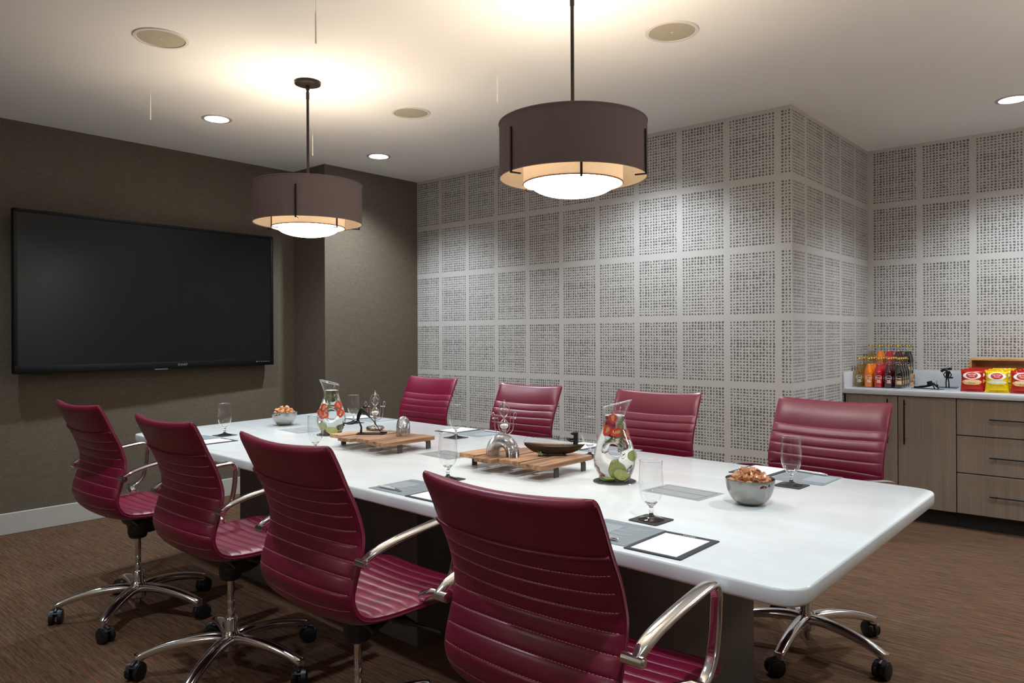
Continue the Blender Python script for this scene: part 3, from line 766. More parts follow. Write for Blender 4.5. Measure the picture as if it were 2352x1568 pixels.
# ------------------------------------------------------------------ counter and cabinets
ZC = 0.907
cw = thing('worktop', 'long pale grey quartz worktop lying on the base cabinets', 'worktop', (XR, 5.63, 0))
def to(cx, cy_): return lambda x: x
MB().box(0, XE-XR-0.01, 0, YB-5.63-0.001, ZC-0.036, ZC, 0.003).build('slab', M['counter'], cw)
for nm, bx in (('trim_2', (XR+0.014, XE-0.01, YB-0.014, YB-0.001)), ('trim_3', (XR+0.001, XR+0.014, 5.63, YB-0.001))):
    o = MB().box(*bx, ZC, 1.022, 0.002).build(nm, M['counter'], None, 30); o['kind'] = 'structure'
YF = 5.655
def pull(par, p0, p1, r=0.005):
    p0, p1 = Vector(p0), Vector(p1); d = (p1-p0).normalized(); m = MB(); out = Vector((0, -0.03, 0))
    side = Vector((1, 0, 0)) if abs(d.z) > 0.5 else Vector((0, 0, 1))
    m.cyl(p0+out, p1+out, r, n=10)
    for q in (p0+d*0.035, p1-d*0.035): m.cyl(q, q+out, r*0.8, n=8)
    return m.build('handle', M['handle'], par)
def cabinet(name, label, x0, x1, kind, hx=None):
    t = thing(name, label, 'cabinet', (x0, YF, 0)); w = x1-x0
    MB().box(0.002, w-0.002, 0.021, 0.58, 0.10, ZC-0.036, 0.001, 1).build('body', M['cab'], t, 30)
    MB().box(0, w, 0.055, 0.075, 0.0, 0.10).build('toe_kick', M['toe'], t, 30)
    g = 0.0018
    if kind == 'door':
        d = MB().box(g, w-g, 0, 0.02, 0.105, ZC-0.040, 0.0015, 1).build('door', M['cab'], t, 30)
        pull(d, (hx-x0, 0, 0.534), (hx-x0, 0, 0.846))
    elif kind == 'drawers':
        for (z0, z1, zh) in ((0.625, ZC-0.040, 0.741), (0.3755, 0.6215, 0.493), (0.105, 0.372, 0.241)):
            d = MB().box(g, w-g, 0, 0.02, z0+g, z1-g, 0.0015, 1).build('drawer', M['cab'], t, 30)
            pull(d, (0.19, 0, zh), (w-0.19, 0, zh))
    return t
fi = thing('filler_panel', 'narrow greyed oak filler strip between the dotted wall and first cabinet', 'panel', (XR, YF, 0))
MB().box(0.016, 0.03, 0.004, 0.10, 0.10, ZC-0.036).build('strip', M['cab'], fi)
cabinet('base_cabinet', 'greyed oak base cabinet with a door half hidden behind the right-hand chair', -1.70, -1.369, 'door', -1.428)
cabinet('base_cabinet', 'greyed oak base cabinet with one tall door and a black bar handle', -1.367, -1.013, 'door', -1.321)
cabinet('base_cabinet', 'greyed oak base cabinet with three drawers at the right edge of the photo', -1.011, -0.14, 'drawers')
cabinet('base_cabinet', 'greyed oak base cabinet outside the frame right of the drawers', -0.138, 0.5, 'door', 0.44)

# ------------------------------------------------------------------ place settings
gl = thing('water_goblet', 'x', 'glass')
def make_goblet(t):
    bowl = [(0.0065, .044), (.013, .0455), (.021, .052), (.029, .064), (.0345, .08), (.0368, .096), (.0365, .115), (.0352, .14), (.0343, .165), (.0338, .176)]
    pr = catmull(bowl, 5); out = [tuple(p) for p in pr]; inn = [(max(r-0.0014, 0.0), z) for r, z in out[::-1] if z > .0475]; inn.append((0.0, .0475))
    MB().lathe(out, 40).build('bowl', M['glass'], t, 60)
    MB().tube([(0.0338*math.cos(2*PI*i/48), 0.0338*math.sin(2*PI*i/48), .176) for i in range(48)], 0.0008, 6, True).build('rim', M['solidglass'], t)
    st = [(0.0, 0.0), (.0382, 0.0), (.0386, .0012), (.037, .003), (.022, .006), (.010, .0105), (.0062, .017), (.0058, .024), (.0075, .0285), (.0058, .033), (.0075, .040), (.014, .0455), (.0195, .0515), (.015, .0525), (.006, .049), (0.0, .048)]
    MB().lathe(st, 40).build('stem', M['solidglass'], t, 60)
make_goblet(gl)
co = thing('coaster', 'x', 'coaster')
MB().prism(round_poly([(-.05, -.05), (.05, -.05), (.05, .05), (-.05, .05)], [.008]*4, 4), 0, 0.0028).build('board', M['coaster'], co, 30)
pdt = thing('note_pad', 'x', 'notepad')
MB().box(-.082, .082, -.108, .108, 0, .0035, .0006, 1).build('backing_board', M['pad'], pdt, 30)
ps = MB().box(-.066, .066, -.099, .083, .0035, .0048).build('paper_sheet', M['paper'], pdt, 30)
vs, fs = text('WORK', 0.0125); MB().add([(v[0]+0.0, v[1]+.0955, .0037) for v in vs], fs).build('lettering', M['ink'], pdt, 0)
cdt = thing('information_card', 'x', 'card')
MB().prism(round_poly([(-.103, -.105), (.103, -.105), (.103, .105), (-.103, .105)], [.001, .001, .001, .014], 4), 0, .0018).build('leaf', M['card'], cdt, 30)
MB().box(-.095, -.005, -.075, .06, .0018, .0022).build('pale_panel', M['card2'], cdt, 30)
pm = MB()
for (x0, x1, y) in ((-.09, -.02, .085), (.0, .03, .09), (.01, .085, .065), (.01, .075, .055), (.01, .08, .045), (-.01, .045, .025), (-.01, .05, .015), (.0, .06, -.01), (.0, .05, -.02), (.01, .06, -.045), (.01, .05, -.055)):
    pm.box(x0, x1, y, y+.003, .0022, .0024)
pm.build('printed_lines', M['print'], cdt, 0)
pn = thing('ballpoint_pen', 'x', 'pen')
m = MB(); m.tube([(-.07, 0, .0048), (-.060, 0, .0048), (-.055, 0, .0048), (.03, 0, .0048)], [.0008, .003, .0044, .0048], 12); m.build('barrel', M['penwhite'], pn)
m = MB(); m.tube([(.03, 0, .0048), (.034, 0, .0048), (.055, 0, .0048), (.058, 0, .0048), (.064, 0, .0048)], [.0049, .0049, .0045, .003, .0028], 12); m.box(.005, .055, -.0015, .0015, .0092, .0105); m.build('clip', M['chrome'], pn)
SET = [ # who, glass xy, coaster rot, pad xy, pad rot, card xy, card rot, pen (x,y,rot)
    ('the far-left chair in the near row', (-3.952, 2.058), 0.1, (-3.765, 1.885), 0.03, (-3.955, 1.885), 0.02, None),
    ('the second chair in the near row', (-3.005, 2.016), 0.05, None, 0, None, 0, None),
    ('the third chair in the near row', (-2.062, 1.978), 0.02, (-1.878, 1.782), -0.01, (-2.067, 1.785), -0.01, (-2.085, 1.712, 0.02)),
    ('the nearest chair', (-1.143, 1.936), -0.06, (-0.965, 1.741), 0.0, (-1.155, 1.755), -0.02, (-1.152, 1.675, -0.02)),
    ('the far-left chair in the far row', (-3.872, 2.882), 0.0, (-4.10, 3.10), PI, (-3.905, 3.09), PI-0.04, None),
    ('the chair behind the nearer hourglass', (-2.878, 2.822), -0.05, (-3.085, 3.04), PI, (-2.898, 3.025), PI-0.05, (-2.87, 3.105, -0.06)),
    ('the chair behind the nearer pitcher', (-1.958, 2.775), 0.0, (-2.165, 3.0), PI, (-1.975, 2.985), PI-0.05, None),
    ('the right-hand chair in the far row', (-1.012, 2.709), -0.05, (-1.215, 2.912), PI-0.05, (-1.022, 2.885), PI-0.03, (-1.03, 3.0-0.02, -0.2))]
first = {}
def put(proto, key, loc, rz, lab, grp):
    if key not in first:
        first[key] = 1; proto.location = loc; proto.rotation_euler = (0, 0, rz); proto['label'] = lab; proto['group'] = grp; return proto
    return dup(proto, loc, rz, lab, grp)
for (who, g, cr, p, pr_, c, cr2, pen) in SET:
    put(co, 'co', (g[0], g[1], ZT), cr, 'square black coaster under the goblet set for '+who, 'black coasters')
    put(gl, 'gl', (g[0], g[1], ZT+.0028), 0, 'empty stemmed water goblet set for '+who, 'water goblets')
    if c: put(cdt, 'cd', (c[0], c[1], ZT), cr2, 'grey printed card laid for '+who, 'grey printed cards')
    if p: put(pdt, 'pd', (p[0], p[1], ZT), pr_, 'white note sheet on charcoal board laid for '+who, 'note pads')
    if pen: put(pn, 'pn', (pen[0], pen[1], ZT+.0024), pen[2], 'white pen on the grey card of '+who, 'pens')

# ------------------------------------------------------------------ plank boards with steel feet
def plank_board(x0, label, seed):
    q = random.Random(seed); t = thing('plank_board', label, 'serving board', (x0, 2.335, ZT))
    xs = [(-.235, -.134), (-.116, -.016), (0.006, .108), (.130, .240)]
    for i, (a, b) in enumerate(xs):
        ya, yb = -.15+[0.022, -.022, .004, -.014][i]+q.uniform(-.004, .004), .15+q.uniform(-.012, .012)
        top = .0605+[0, -.001, 0, .001][i]
        m = MB(); m.box(a, b, ya, yb, .042, top, .0016, 1)
        nv = []
        for (x, y, z) in m.v:       # sawn edges, slightly out of square
            nv.append((x+0.004*math.sin(y*23+i), y+0.003*math.sin(x*60+i*2), z+0.0012*math.sin(y*31+i*3)))
        m.v = nv; m.build('plank', M['plank' if i % 2 == 0 else 'plank2'], t, 30)
    for yy in (-.055, .125):
        m = MB(); w = .014; th = .0055
        path = [(-.222, 0.0), (-.222, .030), (-.219, .0385), (-.211, .0415), (.211, .0415), (.219, .0385), (.222, .030), (.222, 0.0)]
        P = [(x, yy, z-th*0.5 if 0.04 < z else z) for x, z in path]
        F, Q = [], []
        for i in range(len(path)):
            a, b = path[max(i-1, 0)], path[min(i+1, len(path)-1)]; tx, tz = b[0]-a[0], b[1]-a[1]; l = math.hypot(tx, tz)
            F.append(((0, 1, 0), (-tz/l, 0, tx/l))); Q.append([(-w, -th/2), (w, -th/2), (w, th/2), (-w, th/2)])
        m.sweep(P, F, Q); m.build('steel_foot_bar', M['steel_raw'], t, 30)
    return t
plank_board(-1.99, 'low plank serving board on steel feet, nearer one, under the boat figure', 3)
plank_board(-2.925, 'low plank serving board on steel feet, farther one, under the hockey figure', 5)
ZB = ZT+.0615

# ------------------------------------------------------------------ things on the boards
def coil_spring(loc, rz, label):
    t = thing('coil_spring_toy', label, 'spring toy', loc, rz, 'metal coil spring toys')
    Rr, r, leg = .046, .0275, .016; total = []
    def centre(u):     # u 0..1 along leg, arch, leg
        if u < .16: k = u/.16; return (-Rr, leg*k), (0, 1)
        if u > .84: k = (1-u)/.16; return (Rr, leg*k), (0, -1)
        a = PI*(1-(u-.16)/.68); return (Rr*math.cos(a), leg+Rr*math.sin(a)), (math.sin(a), -math.cos(a))
    turns = 64; N = turns*16; pth = []
    for i in range(N+1):
        w = i/N
        u = w; 
        (x, z), (tx, tz) = centre(u); ph = 2*PI*turns*w
        # bring the stacked ends upright
        pth.append((x+(-tz)*r*math.cos(ph), r*math.sin(ph), z+tx*r*math.cos(ph)+.0009))
    m = MB().tube(pth, .0011, 5); m.build('coil', M['spring'], t, 60); return t
coil_spring((-2.022, 2.250, ZB), 0.2, 'silver coil spring toy arched on the nearer board beside the boat figure')
coil_spring((-2.850, 2.425, ZB), math.atan2(FWD[1], FWD[0]), 'silver coil spring toy standing end-on on the farther board')
def hourglass(loc, rz, label):
    t = thing('hourglass', label, 'hourglass', loc, rz, 'sand hourglasses in wire frames')
    MB().lathe([(0, 0), (.044, 0), (.048, .004), (.048, .010), (.043, .016), (.030, .018), (.014, .021), (.006, .026), (.0045, .034), (.0045, .05)], 32).build('base', M['silver'], t)
    U = [(-.041+.0, .120)]
    left = [(-.052, .132), (-.056, .139), (-.053, .146), (-.047, .146), (-.043, .138), (-.041, .120), (-.041, .085), (-.036, .066), (-.024, .053), (-.008, .048), (.008, .048), (.024, .053), (.036, .066), (.041, .085), (.041, .120), (.043, .138), (.047, .146), (.053, .146), (.056, .139), (.052, .132)]
    MB().tube([(p[0], 0, p[1]) for p in catmull(left, 5)], .0016, 8).build('yoke', M['silver'], t)
    ring = []
    for k in range(40):
        a = 2*PI*k/40; x = .0275*math.copysign(abs(math.cos(a))**.75, math.cos(a)); z = .122+.066*math.copysign(abs(math.sin(a))**.8, math.sin(a)); ring.append((x, 0, z))
    fr = MB(); fr.tube(ring, .0015, 8, True); fr.tube([(p[1], p[0], p[2]) for p in ring], .0012, 8, True)
    for sx in (-1, 1): fr.cyl((sx*.0275, 0, .122), (sx*.047, 0, .122), .0018, n=8); fr.ball((sx*.049, 0, .122), .0042, 6, (1.4, 1, 1))
    fr.lathe([(0.0, .205), (.004, .203), (.005, .198), (.004, .195), (.008, .190), (.008, .178), (.011, .177), (.011, .170), (0, .170)], 16)
    fr.lathe([(0, .074), (.011, .074), (.011, .067), (.008, .064), (.009, .056), (.005, .053), (0, .053)], 16)
    fr.build('frame', M['silver'], t)
    bp = catmull([(.0095, .074), (.017, .082), (.0205, .092), (.0175, .104), (.008, .116), (.0026, .122), (.008, .128), (.0175, .140), (.0205, .152), (.017, .162), (.0095, .170)], 5)
    MB().lathe([tuple(p) for p in bp], 28).build('glass_bulbs', M['glass'], t, 60)
    MB().lathe([(0.0, .0755), (.009, .0755), (.0165, .0825), (.0196, .091), (.012, .0955), (0.0, .0985)], 24).build('sand', M['sand'], t, 60)
    return t
hourglass((-2.215, 2.475, ZB), A_RT, 'silver-framed hourglass of white sand on the nearer board behind the spring')
hourglass((-3.12, 2.462, ZB), A_RT, 'silver-framed hourglass of white sand on the farther board')
def hockey(loc, rz):
    t = thing('hockey_figurine', 'black welded iron hockey player figurine bending over a stick on farther board', 'figurine', loc, rz)
    MB().box(-.074, .074, -.028, .028, 0, .003, .0008, 1).build('plate', M['iron'], t)
    b = MB(); z0 = .003
    b.tube([(-.054, 0, z0), (-.052, 0, z0+.03), (-.062, 0, z0+.055), (-.069, 0, z0+.070)], [.006, .0045, .0035, .004], 10)       # standing leg
    b.tube([(-.066, 0, z0+.066), (-.098, .004, z0+.047), (-.118, .004, z0+.046), (-.139, .004, z0+.050)], [.004, .0045, .004, .0035], 10)  # trailing leg
    b.tube([(-.139, .004, z0+.052), (-.144, .004, z0+.046), (-.139, .004, z0+.036)], .0028, 8)
    b.box(-.147, -.145, .001, .007, z0+.022, z0+.060)                               # trailing skate blade
    b.box(-.070, -.034, -.003, .003, z0, z0+.003)                                   # planted skate
    b.tube([(-.071, 0, z0+.066), (-.066, 0, z0+.085), (-.057, 0, z0+.108), (-.053, 0, z0+.120)], [.007, .0095, .0095, .007], 12)  # torso
    b.tube([(-.056, -.010, z0+.116), (-.030, -.010, z0+.098), (-.010, -.006, z0+.083)], [.005, .004, .0038], 8)
    b.tube([(-.056, .010, z0+.116), (-.026, .010, z0+.100), (-.006, .002, z0+.078)], [.005, .004, .0038], 8)
    b.build('body', M['iron'], t, 50)
    h = MB(); h.ball((-.046, 0, z0+.122), .0095, 8); h.build('head', M['steel_raw'], t, 60)
    hair = MB(); q = random.Random(4)
    for k in range(26):
        a = q.uniform(0, 2*PI); r = q.uniform(.004, .011); base = Vector((-.042, 0, z0+.130)); tip = base+Vector((.012+r*1.4*math.cos(a), r*math.sin(a), q.uniform(-.004, .008)))
        hair.tube([tuple(base+Vector((r*.4*math.cos(a), r*.6*math.sin(a), 0))), tuple(tip)], .0016, 5)
    hair.build('hair', M['iron'], t, 0)
    s = MB(); s.tube([(-.016, 0, z0+.090), (.010, 0, z0+.060), (.046, 0, z0+.004)], [.002, .0022, .0022], 8); s.box(.044, .078, -.003, .003, z0, z0+.006); s.build('stick', M['iron'], t)
hockey((-3.00, 2.345, ZB), A_RT)
def boat(loc, rz):
    t = thing('fishing_boat_figurine', 'dark bronze rowing boat figurine with a fisherman and rod on nearer board', 'figurine', loc, rz)
    b = MB(); b.box(-.052, .048, -.012, .012, 0, .005, .001, 1); b.cyl((.038, 0, .004), (.038, 0, .018), .003, n=8); b.cyl((-.03, 0, .004), (-.03, 0, .018), .003, n=8); b.build('stand', M['iron'], t)
    h = MB(); N = 24; K = 10
    for i in range(N+1):
        x = -.125+.25*i/N; k = 1-(abs(x)/.126)**2.4; wid = .019*max(k, 0)**.7+.0004; top = .052-.009*(i/N)+.003*(x/.125)**2; bot = .006+.039*(abs(x)/.125)**3.6
        for j in range(K+1):
            a = PI*j/K; h.v.append((x, -wid*math.cos(a), top-(top-bot)*math.sin(a)**.6))
    for i in range(N):
        for j in range(K): a = i*(K+1)+j; h.f.append((a, a+1, a+K+2, a+K+1))
    hull = h.build('hull', M['hull'], t, 60)
    sol = hull.modifiers.new('s', 'SOLIDIFY'); sol.thickness = .0016
    b = MB(); b.box(-.004, .030, -.0165, .0165, .040, .043); b.build('thwart', M['iron'], t)
    f = MB(); f.tube([(.086, 0, .020), (.086, 0, .05), (.087, 0, .075), (.087, 0, .088)], [.0098, .0098, .0092, .0098], 14)
    f.tube([(.064, 0, .090), (.072, 0, .0895), (.084, 0, .090), (.094, 0, .092), (.0965, 0, .092)], [.001, .0052, .0078, .0072, .003], 14)
    f.tube([(.082, -.004, .063), (.068, -.006, .058), (.058, -.004, .063), (.050, 0, .069)], [.0038, .0034, .003, .003], 8)
    f.tube([(.082, .004, .067), (.068, .006, .066), (.058, .004, .067), (.050, 0, .070)], [.0045, .0055, .005, .003], 8)
    f.build('fisherman', M['iron'], t, 50)
    r = MB(); r.tube([(.060, 0, .068), (.02, 0, .070), (-.092, 0, .077)], [.0016, .0014, .001], 6); r.tube([(.016, 0, .066), (.012, 0, .076)], .0012, 6); r.tube([(-.088, 0, .074), (-.095, 0, .083)], .0016, 6)
    r.tube([(.058, 0, .073), (-.09, 0, .081)], .0004, 4)
    r.tube(catmull([(-.095, 0, .083), (-.108, 0, .080), (-.118, 0, .072), (-.126, 0, .060), (-.129, 0, .05)], 4), .0005, 4); r.build('fishing_rod', M['iron'], t)
boat((-1.865, 2.395, ZB), A_RT)
sg = thing('green_sprig', 'tiny bright green sprig at the foot of the boat figurine', 'sprig', (-1.865-.063*RT[0]-.016*FWD[0], 2.395-.063*RT[1]-.016*FWD[1], ZB), A_RT)
m = MB(); q = random.Random(2)
m.tube([(0, 0, 0), (.002, 0, .008), (0, 0, .016)], .001, 5)
for k in range(16):
    a = q.uniform(0, 2*PI); z = q.uniform(.004, .018); r = q.uniform(.003, .008); c = (r*math.cos(a), r*math.sin(a), z)
    m.ball(c, .0026, 4, (1.2, 1.0, .6))
m.build('leaves', M['leaf2'], sg)
rk = MB().ball((0, 0, .0), .012, 6, (1.2, .7, .28)).build('sprig_base', M['iron'], sg, loc=(.006, 0, .0025))

# ------------------------------------------------------------------ bowls of wrapped caramels
def bowl(loc, rz, label):
    t = thing('steel_bowl', label, 'bowl', loc, rz, 'steel bowls of caramels'); n = 96
    pr = catmull([(.028, .0), (.034, .001), (.050, .0105), (.064, .028), (.073, .050), (.0768, .070), (.0775, .084)], 6)
    m = MB(); J = len(pr)
    for r, z in pr:
        for i in range(n): m.v.append((r*math.cos(2*PI*i/n), r*math.sin(2*PI*i/n), z))
    slots = [(0.0, .071, .13, .0046), (0.30, .0745, .045, .0044), (PI, .071, .13, .0046), (PI-.30, .0745, .045, .0044)]
    for j in range(J-1):
        for i in range(n):
            a = 2*PI*(i+.5)/n; z = (pr[j][1]+pr[j+1][1])/2; hole = False
            for (sa, sz, da, dz) in slots:
                d = (a-sa+PI) % (2*PI)-PI
                if (d/da)**2+((z-sz)/dz)**2 < 1: hole = True
            if not hole: m.f.append((j*n+i, j*n+(i+1) % n, (j+1)*n+(i+1) % n, (j+1)*n+i))
    m.f.append(tuple(range(n))[::-1])
    o = m.build('bowl_wall', M['brushed'], t, 60); s = o.modifiers.new('s', 'SOLIDIFY'); s.thickness = .0012; s.offset = -1
    MB().tube([(.0773*math.cos(2*PI*i/64), .0773*math.sin(2*PI*i/64), .0842) for i in range(64)], .0011, 6, True).build('rolled_rim', M['brushed'], t)
    return t
def make_candy(k):
    q = random.Random(k); m = MB(); m.box(-.0105, .0105, -.0095, .0095, -.0085, .0085, .0022, 2)
    m.v = [(x+q.uniform(-.0008, .0008), y+q.uniform(-.0008, .0008), z+q.uniform(-.0008, .0008)) for x, y, z in m.v]
    for sx in (1, -1):      # crimped wrapper ends folded over
        o = len(m.v); m.v += [(sx*.0105, -.007, .002), (sx*.0105, .007, .002), (sx*.015, .009, -.002+q.uniform(-.003, .003)), (sx*.0155, 0, .003), (sx*.015, -.009, q.uniform(-.003, .003))]
        m.f.append((o, o+1, o+2, o+3, o+4))
    return m.mesh('wrapped_caramel', M['caramel' if k % 3 else 'caramel2'], 35)
CANDY = [make_candy(k) for k in range(6)]
def fill(bx, by, label, group, seed):
    q = random.Random(seed); spots = []
    for (cnt, r, z) in ((13, .058, .074), (8, .038, .076), (4, .016, .077), (9, .045, .091), (6, .025, .093), (1, 0, .093), (4, .023, .107)):
        for k in range(cnt): a = 2*PI*k/cnt+q.uniform(-.2, .2); spots.append((r*math.cos(a), r*math.sin(a), z+q.uniform(-.003, .003)))
    for (x, y, z) in spots:
        o = link(bpy.data.objects.new('wrapped_caramel', q.choice(CANDY))); o.location = (bx+x, by+y, ZT+z)
        o.rotation_euler = (q.uniform(-.9, .9), q.uniform(-.9, .9), q.uniform(0, 6.28)); tag(o, label, 'candy', group)
BW = [(-1.006, 2.331, -0.60, 'brushed steel bowl heaped with caramels at the near end of the table', 'caramel in clear wrapper heaped in the nearer steel bowl', 'caramels in the nearer bowl', 21),
      (-4.13, 2.545, -1.25, 'brushed steel bowl heaped with caramels at the far left end of the table', 'caramel in clear wrapper heaped in the farther steel bowl', 'caramels in the farther bowl', 22)]
for (x, y, rz, lab, cl, gp, sd) in BW:
    bowl((x, y, ZT), rz, lab); fill(x, y, cl, gp, sd)

# ------------------------------------------------------------------ pitchers of infused water
def pitcher_solid(shrink, ztop, hole_r, hole_z=.113):
    W_ = [(0, .050), (.006, .057), (.03, .071), (.055, .0795), (.08, .0815), (.11, .078), (.14, .069), (.17, .057), (.20, .0465), (.225, .0415), (.25, .0415), (.28, .0455), (.32, .055)]
    zz = [w[0] for w in W_]; rr = [w[1] for w in W_]
    n = 48; m = MB(); prof = []
    z = shrink
    steps = 60
    for j in range(steps+1):
        z = shrink+(ztop-shrink)*j/steps; r = float(np.interp(z, zz, rr))-shrink; flat = 1-.30*max(0.0, min(1, (.215-z)/.10))**.8
        ex = max(0, z-.235)*.22
        for i in range(n):
            a = 2*PI*i/n; x = r*math.cos(a); y = r*math.sin(a)*flat
            if x > 0: x += ex*(x/r)
            m.v.append((x, y, z))
    for j in range(steps):
        for i in range(n): m.f.append((j*n+i, j*n+(i+1) % n, (j+1)*n+(i+1) % n, (j+1)*n+i))
    m.f.append(tuple(range(n))[::-1]); m.f.append(tuple(steps*n+i for i in range(n)))
    o = m.build('tmp', M['glass'], None, 0)
    c = MB(); prof = [(hole_r+.016, -.09), (hole_r+.012, -.058), (hole_r+.005, -.044), (hole_r, -.03), (hole_r, .03), (hole_r+.005, .044), (hole_r+.012, .058), (hole_r+.016, .09)]
    c.lathe(prof, 40, caps=(True, True)); c.xf(Matrix.Translation((0, 0, hole_z)) @ Matrix.Rotation(PI/2, 4, 'X'))
    co_ = c.build('tmpc', M['glass'], None, 0)
    b = o.modifiers.new('b', 'BOOLEAN'); b.operation = 'DIFFERENCE'; b.object = co_; b.solver = 'EXACT'
    r = o.modifiers.new('r', 'REMESH'); r.mode = 'VOXEL'; r.voxel_size = .0032
    s = o.modifiers.new('s', 'SMOOTH'); s.factor = .5; s.iterations = 6
    dg = bpy.context.evaluated_depsgraph_get(); me = bpy.data.meshes.new_from_object(o.evaluated_get(dg))
    for x in (o, co_):
        d = x.data; bpy.data.objects.remove(x); bpy.data.meshes.remove(d)
    return me
def pitcher_meshes():
    me = pitcher_solid(0.0, .325, .030); b = bmesh.new(); b.from_mesh(me)
    n = Vector((-.030, 0, .107)).normalized()
    bmesh.ops.bisect_plane(b, geom=b.verts[:]+b.edges[:]+b.faces[:], plane_co=(0.008, 0, .290), plane_no=n, clear_outer=True)
    edges = [e for e in b.edges if e.is_boundary]; loop = []
    if edges:
        e = edges[0]; v = e.verts[0]; st = v; loop = [v.co.copy()]; seen = {e}; v = e.other_vert(v)
        while v != st:
            loop.append(v.co.copy()); nx = [x for x in v.link_edges if x.is_boundary and x not in seen]
            if not nx: break
            seen.add(nx[0]); v = nx[0].other_vert(v)
    b.to_mesh(me); b.free(); me.materials.clear(); me.materials.append(M['glass']); me.shade_smooth(); me.name = 'pitcher_wall'
    lp = loop[::3]; L = len(lp); lp = [(lp[i-1]+lp[i]*2+lp[(i+1) % L])/4 for i in range(L)]
    rim = MB().tube([tuple(p) for p in lp], .0022, 8, True).mesh('lip', M['solidglass'], 60)
    wm = pitcher_solid(.003, .249, .034); wm.materials.clear(); wm.materials.append(M['water']); wm.shade_smooth(); wm.name = 'water'
    return me, rim, wm
PW, PRIM, PWAT = pitcher_meshes()
def berry_wedge(k):
    q = random.Random(k); m = MB(); N = 14; pr = [(0.0, -.017), (.007, -.012), (.012, -.002), (.0135, .006), (.011, .013), (.004, .016), (0, .0155)]
    o = len(m.v)
    for r, z in pr:
        for i in range(N+1): a = PI*i/N; m.v.append((r*math.cos(a), r*math.sin(a)*1.0, z))
    for j in range(len(pr)-1):
        for i in range(N): a = j*(N+1)+i; m.f.append((a, a+1, a+N+2, a+N+1))
    return m.mesh('strawberry_skin', M['berry'], 60)
BERRY = berry_wedge(1)
cut = MB(); pr = [(.0, -.017), (.007, -.012), (.012, -.002), (.0135, .006), (.011, .013), (.004, .016), (-.004, .016), (-.011, .013), (-.0135, .006), (-.012, -.002), (-.007, -.012)]
cut.add([(x, 0.0, z) for x, z in pr], [tuple(range(len(pr)))]); BCUT = cut.mesh('cut_face', M['berrycut'], 0)
core = MB(); core.add([(x*.35, -.0004, z*.6+.002) for x, z in pr], [tuple(range(len(pr)))]); BCORE = core.mesh('pale_core', M['berrycore'], 0)
PITHM = MB().lathe([(0, -.003), (.0262, -.003), (.0262, .003), (0, .003)], 28).mesh('pith_disc', M['pith2'], 30)
RINDM = MB().lathe([(.0255, -.0035), (.027, -.002), (.027, .002), (.0255, .0035)], 28).mesh('rind', M['rind'], 60)
pulp = MB()
for k in range(8):
    a0, a1 = 2*PI*k/8+.05, 2*PI*(k+1)/8-.05
    poly = [(.003*math.cos((a0+a1)/2), .003*math.sin((a0+a1)/2))]+[(.0235*math.cos(a), .0235*math.sin(a)) for a in np.linspace(a0, a1, 5)]
    pulp.prism(poly, -.0034, .0034)
PULP = pulp.mesh('pulp_segments', M['pith'], 0)
def sprig_mesh(k, L=.11):
    q = random.Random(k); m = MB(); m.tube([(0, 0, 0), (.004, .001, L*.5), (-.002, 0, L)], [.0012, .001, .0006], 5)
    for i in range(64):
        z = L*(.04+.95*i/64); a = i*2.4; l = .017*(1-.35*i/64); d = Vector((math.cos(a)*.8, math.sin(a)*.8, .65)); p = Vector((.004*math.sin(PI*z/L), 0, z))
        m.tube([tuple(p), tuple(p+d*l*.6), tuple(p+d*l)], [.0008, .0014, .0005], 4, caps=False)
    return m.mesh('rosemary_sprig', M['leaf'], 0)
SPRIG = sprig_mesh(1)
def pitcher(base, rz, which, fruit):
    disc = MB().lathe([(0, 0), (.078, 0), (.080, .0015), (.080, .0035), (.0785, .0042), (0, .0042)], 56).build('trivet', [M['coaster']], None)
    disc.location = (base[0], base[1], ZT); tag(disc, 'round black trivet with a chrome edge under '+which, 'trivet', 'round trivets')
    r = MB().tube([(.0803*math.cos(2*PI*i/56), .0803*math.sin(2*PI*i/56), .0018) for i in range(56)], .0018, 6, True).build('chrome_edge', M['chrome'], disc)
    z0 = ZT+.0042
    t = thing('glass_pitcher', fruit['label'], 'pitcher', (base[0], base[1], z0), rz, 'glass pitchers of infused water')
    for nm, me in (('pitcher_wall', PW), ('lip', PRIM), ('water', PWAT)): link(bpy.data.objects.new(nm, me), t)
    c, s = math.cos(A_RT), math.sin(A_RT)
    def world(a, b, z): return (base[0]+a*RT[0]+b*FWD[0], base[1]+a*RT[1]+b*FWD[1], z0+z)
    def part(root, nm, me): o = link(bpy.data.objects.new(nm, me), root); return o
    for (a, b, z, rx, ry, sc, lab) in fruit['berries']:
        e = thing('strawberry_slice', lab, 'strawberry', world(a, b, z), 0, 'strawberry slices in '+which); e.rotation_euler = (rx, ry, A_RT); e.scale = (sc, sc, sc)
        part(e, 'skin', BERRY); part(e, 'cut_face', BCUT); part(e, 'pale_core', BCORE)
    for (a, b, z, rx, ry, sc, lab) in fruit['limes']:
        e = thing('lime_slice', lab, 'lime', world(a, b, z), 0, 'lime slices in '+which); e.rotation_euler = (rx, ry, A_RT); e.scale = (sc, sc, sc)
        part(e, 'rind', RINDM); part(e, 'pith', PITHM); part(e, 'pulp_segments', PULP)
    for (a, b, z, rx, ry, sc, lab) in fruit['sprigs']:
        o = link(bpy.data.objects.new('rosemary_sprig', SPRIG)); o.location = world(a, b, z); o.rotation_euler = (rx, ry, A_RT); o.scale = (sc, sc, sc); tag(o, lab, 'rosemary', 'rosemary sprigs in '+which)
H = PI/2
